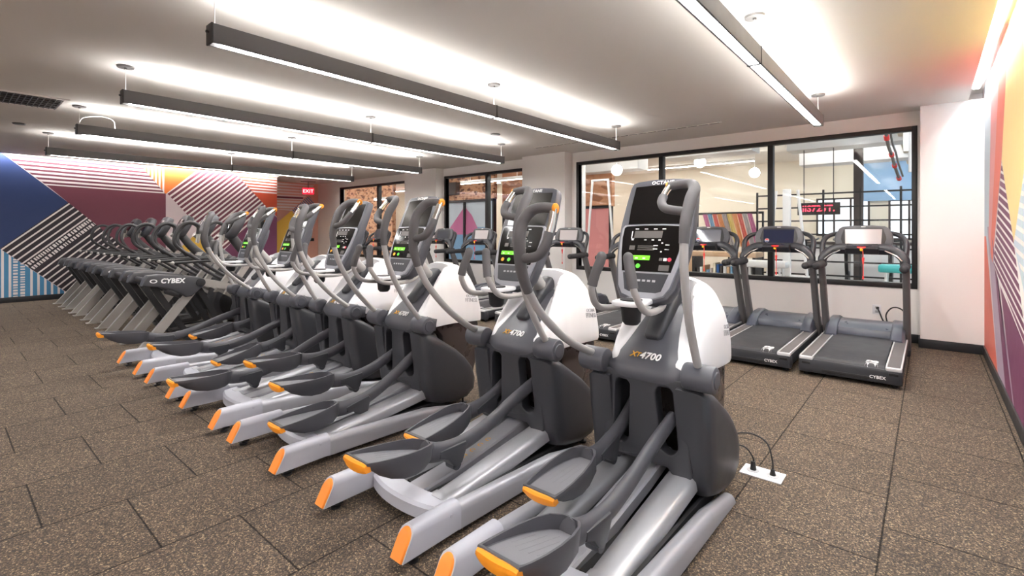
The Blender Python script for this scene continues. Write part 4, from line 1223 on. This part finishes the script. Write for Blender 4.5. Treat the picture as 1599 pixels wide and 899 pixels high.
m = MB().tube([(-0.49, 7.665, 0.39), (-0.47, 7.60, 0.36), (-0.43, 7.55, 0.26), (-0.38, 7.53, 0.20), (-0.40, 7.56, 0.33), (-0.34, 7.58, 0.42), (-0.25, 7.56, 0.41), (-0.18, 7.52, 0.30), (-0.17, 7.48, 0.10), (-0.2, 7.44, 0.012)], 0.008, 8)
m.box((-0.505, 7.66, 0.375), (-0.475, 7.69, 0.405), 0.004)
tag(m.obj('power_cord', 'black_plastic'), 'looped black treadmill cord at the wall outlet', 'cord')

# ------------------------------------------------------------------ the hall seen through the windows
FY, FX0, FX1, FH = 17.0, -24.0, 6.0, 3.5
struct(MB().box((FX0, YB + 0.12, -0.2), (FX1, FY, 0)).obj('floor_hall', 'far_floor'))
struct(MB().box((FX0, YB + 0.15, FH), (FX1, FY, FH + 0.05)).obj('ceiling_hall', 'tan_ceiling'))
struct(MB().box((FX0, FY, 0), (FX1, FY + 0.2, FH)).obj('wall_hall_back', 'cream'))
struct(MB().box((FX0 - 0.2, YB + 0.15, 0), (FX0, FY, FH)).obj('wall_hall_left', 'osb'))
struct(MB().box((FX1, YB + 0.15, 0), (FX1 + 0.2, FY, FH)).obj('wall_hall_right', 'sky_blue'))
struct(MB().box((XREC - 10, YB + 0.15, H), (FX1, YB + 0.35, FH)).obj('wall_hall_front', 'wall_white'))

def beam(x0, x1, y0, y1, z0, label, m='duct_white', name='ceiling_duct'):
    tag(MB().box((x0, y0, z0), (x1, y1, FH), 0.01).obj(name, m), label, 'duct')
beam(-4.4, -2.6, 10.2, 10.8, 2.92, 'white boxed duct below the hall ceiling, behind the nearest elliptical')
beam(-2.2, 1.2, 11.2, 11.75, 2.98, 'pale ceiling beam in the hall above the second treadmill')
beam(-2.4, 1.6, 13.6, 14.2, 2.95, 'pale ceiling beam farther back in the hall, above the red sign')
beam(-9.2, -5.6, 11.5, 12.1, 2.95, 'pale ceiling beam seen through the middle window')
def globe(x, y, z, label):
    r = empty('globe_lamp', (x, y, z), 0, label, 'lamp', 'globe lamps in the hall')
    MB().sphere((0, 0, 0), 0.13).obj('globe', 'far_lamp', r)
    MB().cyl((0, 0, 0.12), (0, 0, FH - z), 0.008, seg=8).obj('rod', 'cable', r)
globe(-5.7, 10.6, 2.82, 'glowing globe lamp in the hall left of the nearest console')
globe(-4.15, 11.8, 3.0, 'glowing globe lamp above and right of the nearest console')
globe(-3.5, 14.0, 2.9, 'glowing globe lamp beside the second window post')
def strip(p0, p1, label, name='strip_light', lens='far_strip'):
    p0, p1 = Vector(p0), Vector(p1)
    r = empty(name, p0, 0, label, 'ceiling light', 'strip lights in the hall')
    d = p1 - p0
    a = math.atan2(d.y, d.x); M_ = Matrix.Rotation(a, 4, 'Z')
    MB().box((0, -0.04, 0.01), (d.length, 0.04, 0.08), 0.004, M=M_).obj('housing', 'cable', r)
    for t in (0.15, 0.85):
        q = M_ @ Vector((d.length * t, 0, 0))
        MB().cyl((q.x, q.y, 0.07), (q.x, q.y, FH - p0.z), 0.006, seg=6).obj('hanger', 'cable', r)
    MB().box((0.01, -0.035, 0.0), (d.length - 0.01, 0.035, 0.012), M=M_).obj('diffuser', lens, r)
strip((-9.6, 9.2, 2.62), (-7.3, 9.2, 2.62), 'strip light seen through the middle window')
strip((-14.2, 9.6, 2.4), (-13.0, 9.6, 2.4), 'short strip light seen through the left window')
for yy, rn in ((8.9, 'front'), (12.85, 'middle'), (15.6, 'back')):  # rows added to brighten the hall behind the glass
    for k, x in enumerate((-22.5, -17.5, -12.5, -7.5, -2.5, 1.6)):
        strip((x, yy, FH - 0.08), (x + 3.6, yy, FH - 0.08), 'strip light added to brighten the hall, %s row, %s from the left' % (rn, ORD[k]), 'strip_light', 'hall_fill_strip')

# steel grid partition
def grid(x0, x1, y, z1, dx, dz, label):
    r = empty('steel_grid', (x0, y, 0), 0, label, 'partition')
    W = x1 - x0
    n = int(round(W / dx))
    for k in range(n + 1):
        MB().box((k * dx - 0.016, -0.016, 0), (k * dx + 0.016, 0.016, z1)).obj('upright_bar', 'frame_black', r)
    k = 0
    while 0.3 + k * dz < z1:
        MB().box((-0.016, -0.012, 0.3 + k * dz - 0.014), (W + 0.016, 0.012, 0.3 + k * dz + 0.014)).obj('cross_bar', 'frame_black', r); k += 1
grid(-2.6, 2.44, 10.6, 2.12, 0.56, 0.25, 'black steel grid partition standing behind the treadmills')
sg = empty('led_sign', (-1.66, 11.3, 1.80), 0, 'red lettered LED sign board hanging behind the steel grid', 'sign')
MB().box((-0.36, -0.03, -0.12), (0.36, 0.03, 0.12), 0.006).obj('board', 'black_plastic', sg)
mapped(text_mb('IIS725T.', 0.17, 0.001, bold=0.003), frame_map((0, -0.032, 0.0), (1, 0, 0), (0, 0, 1))).obj('lettering', 'led_red', sg)
MB().cyl((-0.25, 0, 0.12), (-0.25, 0, FH - 1.80), 0.008, seg=8).cyl((0.25, 0, 0.12), (0.25, 0, FH - 1.80), 0.008, seg=8).obj('hanger', 'frame_black', sg)
tag(MB().box((-0.08, -0.08, 0), (0.08, 0.08, FH), 0.01).obj('hall_column', 'brown_dark', None, loc=(-1.11, 12.4, 0)), 'dark square column in the hall above the nearest treadmill', 'column')
tag(MB().cyl((0, 0, 0), (0, 0, FH), 0.12, seg=24).obj('hall_column', 'duct_white', None, loc=(-6.65, 10.5, 0)), 'white round column at the left end of the big window', 'column')
# far windows of the hall (daylight panes) and low furniture
for k, (x, y0, y1) in enumerate(((-1.9, 1.25, 2.3), (-0.2, 1.15, 2.2), (1.4, 1.15, 2.2), (3.0, 1.0, 2.4))):
    r = empty('hall_window', (x, FY, (y0 + y1) / 2), 0, 'bright daylight window in the far hall wall, %s from the left' % ORD[k], 'window', 'daylight windows in the hall')
    h_ = (y1 - y0) / 2
    MB().box((-0.62, -0.05, -h_), (0.62, -0.02, h_)).obj('daylight_pane', 'far_window', r)
    fr = MB()
    for a in (-0.62, -0.2, 0.2, 0.62): fr.box((a - 0.025, -0.07, -h_), (a + 0.025, -0.03, h_))
    for b in (-h_, h_): fr.box((-0.645, -0.07, b - 0.025), (0.645, -0.03, b + 0.025))
    fr.obj('window_frame', 'brown_dark', r)
# colourful hanging banners on a black rack
rk = empty('banner_rack', (-4.05, 11.4, 0), 0, 'black rack hung with colourful fabric, behind the third treadmill', 'rack')
m = MB().box((-0.03, -0.03, 0), (0.0, 0.03, 1.78)).box((1.35, -0.03, 0), (1.38, 0.03, 1.78)).box((-0.03, -0.03, 1.73), (1.38, 0.03, 1.78)).box((0.66, -0.02, 0), (0.69, 0.02, 1.74)).box((-0.15, -0.25, 0), (0.1, 0.25, 0.04)).box((1.25, -0.25, 0), (1.5, 0.25, 0.04))
m.obj('rack_frame', 'frame_black', rk)
cols = ['fabric_pink', 'fabric_blue', 'fabric_red', 'fabric_orange', 'fabric_grey', 'fabric_yellow', 'fabric_orange', 'fabric_red', 'fabric_grey', 'fabric_pink']
names_ = ['pink', 'blue', 'red', 'orange', 'grey', 'yellow', 'second orange', 'second red', 'second grey', 'second pink']
for k, cn in enumerate(cols):
    mb = MB(); rings = []
    x = -3.93 + k * 0.105
    for j in range(7):
        z = 1.74 - j * 0.12
        sh = 0.03 * j
        rings.append([(x + sh + 0.096 * i / 8, 11.345 + 0.012 * math.sin(i * 1.9 + j * 0.4 + k), z) for i in range(9)] + [(x + sh + 0.096 * i / 8, 11.357 + 0.012 * math.sin(i * 1.9 + j * 0.4 + k), z) for i in range(8, -1, -1)])
    mb.loft(rings)
    tag(mb.obj('fabric_band', cn), '%s fabric band hanging from the black rack in the hall' % names_[k], 'fabric', 'fabric bands on the rack')
# counter with books below the rack
ct = empty('counter', (-4.6, 9.9, 0), 0, 'pale wood counter in the hall behind the third treadmill', 'counter')
MB().box((0, 0, 0.86), (2.15, 0.55, 0.95), 0.006).obj('counter_top', 'wood', ct)
MB().box((0.02, 0.03, 0), (0.95, 0.52, 0.86), 0.004).obj('cabinet', 'wood', ct)
MB().box((0.95, 0.03, 0.08), (1.0, 0.52, 0.86)).box((2.08, 0.03, 0), (2.13, 0.52, 0.86)).box((1.0, 0.03, 0.30), (2.08, 0.52, 0.33)).obj('open_shelf', 'frame_black', ct)
rb = random.Random(3)
bc = ['brown_dark', 'print_white', 'wood', 'fabric_blue', 'fabric_grey', 'cream', 'denim']
for k in range(16):
    x = -3.58 + k * 0.065
    hh = rb.uniform(0.26, 0.40)
    tag(MB().box((x, 9.98, 0.33), (x + rb.uniform(0.035, 0.055), 10.3, 0.33 + hh), 0.004).obj('book', bc[k % 7]), 'upright book on the open counter shelf, %s from its left end' % (ORD + ['twelfth', 'thirteenth', 'fourteenth', 'fifteenth', 'last'])[k], 'book', 'books on the counter shelf')
# left hall: painted panels, brick and chip board walls
pw = empty('painted_partition', (-10.6, 12.0, 0), 0, 'orange and blue painted glass partition left of the nearest console', 'partition')
MB().box((0, 0, 2.05), (4.0, 0.15, FH)).obj('brick_header', 'brick', pw)
cs = [('fabric_red', 0.1, 1.3), ('paint_coral', 1.35, 2.3), ('paint_blue', 2.35, 3.0), ('paint_rose', 3.05, 3.9)]
for m_, a, b in cs: MB().box((a, 0.05, 0.0), (b, 0.10, 2.05)).obj('painted_panel', m_, pw)
fr = MB()
for a in (0.0, 1.3, 2.3, 3.0, 3.9): fr.box((a, 0, 0), (a + 0.06, 0.14, 2.05))
fr.box((0, 0, 2.0), (3.96, 0.14, 2.08)); fr.obj('partition_frame', 'frame_black', pw)
cw = empty('chip_wall', (-15.6, 10.6, 0), 0, 'brown chip-patterned partition wall seen through the left windows', 'partition')
MB().box((-6, 0, 0), (1.0, 0.15, FH)).obj('wall_panel', 'osb', cw)
cw2 = empty('chip_wall', (-14.6, 11.6, 0), 0, 'brown chip-patterned wall with a glazed front, seen through the middle window', 'partition')
MB().box((0, 0, 2.4), (4.0, 0.15, FH)).obj('header_panel', 'osb', cw2)
MB().box((0.1, 0.06, 0), (3.9, 0.09, 2.4)).obj('painted_backing', 'paint_mist', cw2)
pm = Mural(0, 1, [])
fr = MB()
for a in (0.0, 1.55, 2.6, 3.94): fr.box((a, -0.02, 0), (a + 0.06, 0.12, 2.4))
fr.box((0, -0.02, 2.34), (4.0, 0.12, 2.42)); fr.obj('partition_frame', 'frame_black', cw2)
MB().add([(1.65, 0.052, 1.25), (3.35, 0.052, 1.25), (2.95, 0.052, 1.9), (2.6, 0.052, 2.2), (2.4, 0.052, 2.0)], [(0, 1, 2, 3, 4)]).obj('pink_motif', 'fabric_pink', cw2)
MB().add([(0.1, 0.055, 0.0), (3.8, 0.055, 0.0), (3.8, 0.055, 1.5), (2.0, 0.055, 1.5), (1.0, 0.055, 2.3), (0.1, 0.055, 2.3)], [(0, 1, 2, 3)]).obj('blue_motif', 'fabric_blue', cw2)
tag(MB().box((0, 0, 0), (0.75, 0.2, 0.42), 0.02).obj('wall_speaker', 'brown_dark', None, loc=(-12.9, 11.38, 2.6)), 'dark square speaker on the chip wall behind the middle window', 'speaker')
# red-taped rope bundle and white pipes in the upper right
rp_ = empty('rope_bundle', (0.1, 9.0, 0), 0, 'hanging grey rope bundle bound with red tape, upper right of the big window', 'rope')
pts = [(-0.62, -0.7, 3.5), (-0.57, 0.0, 2.72), (-0.54, 0.6, 2.54), (-0.52, 1.0, 2.41), (-0.48, 1.42, 2.24)]
MB().tube(pts, 0.022, 10).tube([(x + 0.05, y, z + 0.03) for x, y, z in pts], 0.014, 8).obj('rope', 'canopy', rp_)
for k in range(1, 5):
    p = Vector(pts[k]); q = Vector(pts[k - 1]); d = (p - q).normalized() * 0.035
    MB().cyl(p - d, p + d, 0.034, seg=12).obj('red_tape', 'red_cord', rp_)
for k, (x, y, z0) in enumerate(((-0.26, 9.4, 2.55), (-0.22, 10.3, 2.32), (-0.16, 10.9, 2.2))):
    tag(MB().cyl((x, y, z0), (x, y, FH), 0.035, seg=12).obj('white_pipe', 'duct_white'), 'white hanging pipe beside the rope bundle, %s from the left' % ORD[k], 'pipe', 'white pipes by the rope')
tag(MB().box((0, 0, 0), (0.12, 6.0, 0.25), 0.01).obj('ceiling_beam', 'cream', None, loc=(-0.42, 9.9, 3.05)), 'pale beam crossing the blue corner of the hall', 'beam')
tag(MB().box((0, 0, 0), (7.2, 7.9, 0.06), 0.005).obj('ceiling_bay', 'sky_blue', None, loc=(-1.2, 8.6, FH - 0.07)), 'ceiling bay tinted blue for the blue light in the right corner of the hall', 'ceiling bay')  # blue light of this corner is put into the panel colour
tag(MB().box((0, 0, 0), (7.5, 0.06, 1.15), 0.005).obj('wall_panel', 'sky_blue', None, loc=(-1.6, FY - 0.08, 2.2)), 'blue painted panel high on the far hall wall', 'panel')
cm = empty('cable_machine', (-1.92, 9.8, 0), 0, 'white cable machine frame with slanted stays behind the second treadmill', 'exercise machine')
MB().box((-0.06, -0.05, 0), (0.06, 0.05, 2.1), 0.01).obj('post', 'duct_white', cm)
for s in (-1, 1):
    MB().cyl((s * 0.32, 0, 0.5), (s * 0.17, 0, 2.08), 0.025, seg=10).obj('stay', 'duct_white', cm)
    MB().box((s * 0.32 - 0.04, -0.3, 0), (s * 0.32 + 0.04, 0.3, 0.52), 0.02).obj('leg', 'duct_white', cm)
MB().box((-0.36, -0.05, 0.5), (0.36, 0.05, 0.58), 0.01).obj('crossbeam', 'duct_white', cm)
af = empty('suspension_frame', (-5.75, 9.9, 0), 0, 'slender white A-shaped frame at the left end of the big window', 'frame')
for s in (-1, 1):
    MB().cyl((s * 0.42, 0, 0), (s * 0.2, 0, 2.55), 0.026, seg=10).obj('leg', 'duct_white', af)
MB().cyl((-0.22, 0, 2.53), (0.22, 0, 2.53), 0.026, seg=10).obj('top_bar', 'duct_white', af)
hc = empty('service_counter', (-2.9, 13.6, 0), 0, 'long white service counter with a dark top behind the steel grid', 'counter')
MB().box((0, 0, 0), (4.2, 0.6, 1.05), 0.01).obj('counter_front', 'duct_white', hc)
MB().box((-0.03, -0.06, 1.05), (4.23, 0.63, 1.11), 0.008).obj('counter_top', 'brown_dark', hc)
for k, x in enumerate((-2.1, -1.35, -0.6)):
    b = empty('spin_bike', (x, 12.9, 0), 0, 'dark exercise bike behind the steel grid, %s from the left' % ORD[k], 'exercise bike', 'exercise bikes in the hall')
    MB().cyl((-0.03, 0, 0.28), (0.03, 0, 0.28), 0.22, seg=24).obj('flywheel', 'black_plastic', b)
    MB().tube([(0, 0.1, 0.3), (0, 0.25, 0.6), (0, 0.3, 1.0)], 0.035, 10).obj('seat_post', 'arc_silver', b)
    MB().sphere((0, 0.33, 1.03), 0.12, sc=(0.8, 1.2, 0.4)).obj('saddle', 'black_plastic', b)
    MB().tube([(0, -0.05, 0.3), (0, -0.25, 0.7), (0, -0.3, 1.15)], 0.035, 10).obj('handle_post', 'black_plastic', b)
    MB().tube([(-0.22, -0.1, 1.2), (-0.2, -0.35, 1.17), (0, -0.36, 1.16), (0.2, -0.35, 1.17), (0.22, -0.1, 1.2)], 0.02, 8).obj('handlebar', 'black_plastic', b)
    MB().box((-0.25, -0.5, 0), (0.25, -0.42, 0.06), 0.01).box((-0.25, 0.42, 0), (0.25, 0.5, 0.06), 0.01).box((-0.04, -0.5, 0.02), (0.04, 0.5, 0.08), 0.01).obj('base', 'black_plastic', b)
# exercise benches in the hall
for k, (x, y, m_) in enumerate(((-0.15, 9.6, 'teal'), (1.0, 9.9, 'teal'), (-2.3, 9.5, 'print_white'))):
    r = empty('exercise_bench', (x, y, 0), 0, ('teal padded bench with white legs behind the nearest treadmill', 'teal padded bench with white legs at the right end of the hall', 'white padded bench standing behind the third treadmill')[k], 'bench', 'padded benches in the hall')
    MB().box((-0.45, -0.17, 0.72), (0.45, 0.17, 0.84), 0.03).obj('pad', m_, r)
    for sx in (-1, 1):
        for sy in (-1, 1):
            MB().cyl((sx * 0.42, sy * 0.16, 0), (sx * 0.34, sy * 0.12, 0.73), 0.02, seg=10).obj('leg', 'print_white', r)
for k, (x, m_) in enumerate(((-2.4, 'fabric_grey'), (-0.75, 'denim'))):
    tag(MB().box((-0.45, 0, 0), (0.45, 0.5, 1.0), 0.03).obj('storage_cabinet', m_, None, loc=(x, 15.2, 0)), ('pale grey storage cabinet far back behind the red sign', 'blue storage cabinet far back at the right of the steel grid')[k], 'cabinet')

# ------------------------------------------------------------------ world and view
wd = D.worlds.new('world'); SC.world = wd; wd.use_nodes = True
wd.node_tree.nodes['Background'].inputs[0].default_value = (0.8, 0.85, 0.95, 1)
wd.node_tree.nodes['Background'].inputs[1].default_value = 0.3
vs = SC.view_settings
vs.view_transform = 'Standard'
vs.look = 'None'
vs.exposure = 2.45
vs.gamma = 1
vs.use_curve_mapping = False
SC.cycles.use_denoising = True
SC.cycles.max_bounces = 10
SC.cycles.diffuse_bounces = 6
SC.cycles.transparent_max_bounces = 12
SC.cycles.sample_clamp_indirect = 6
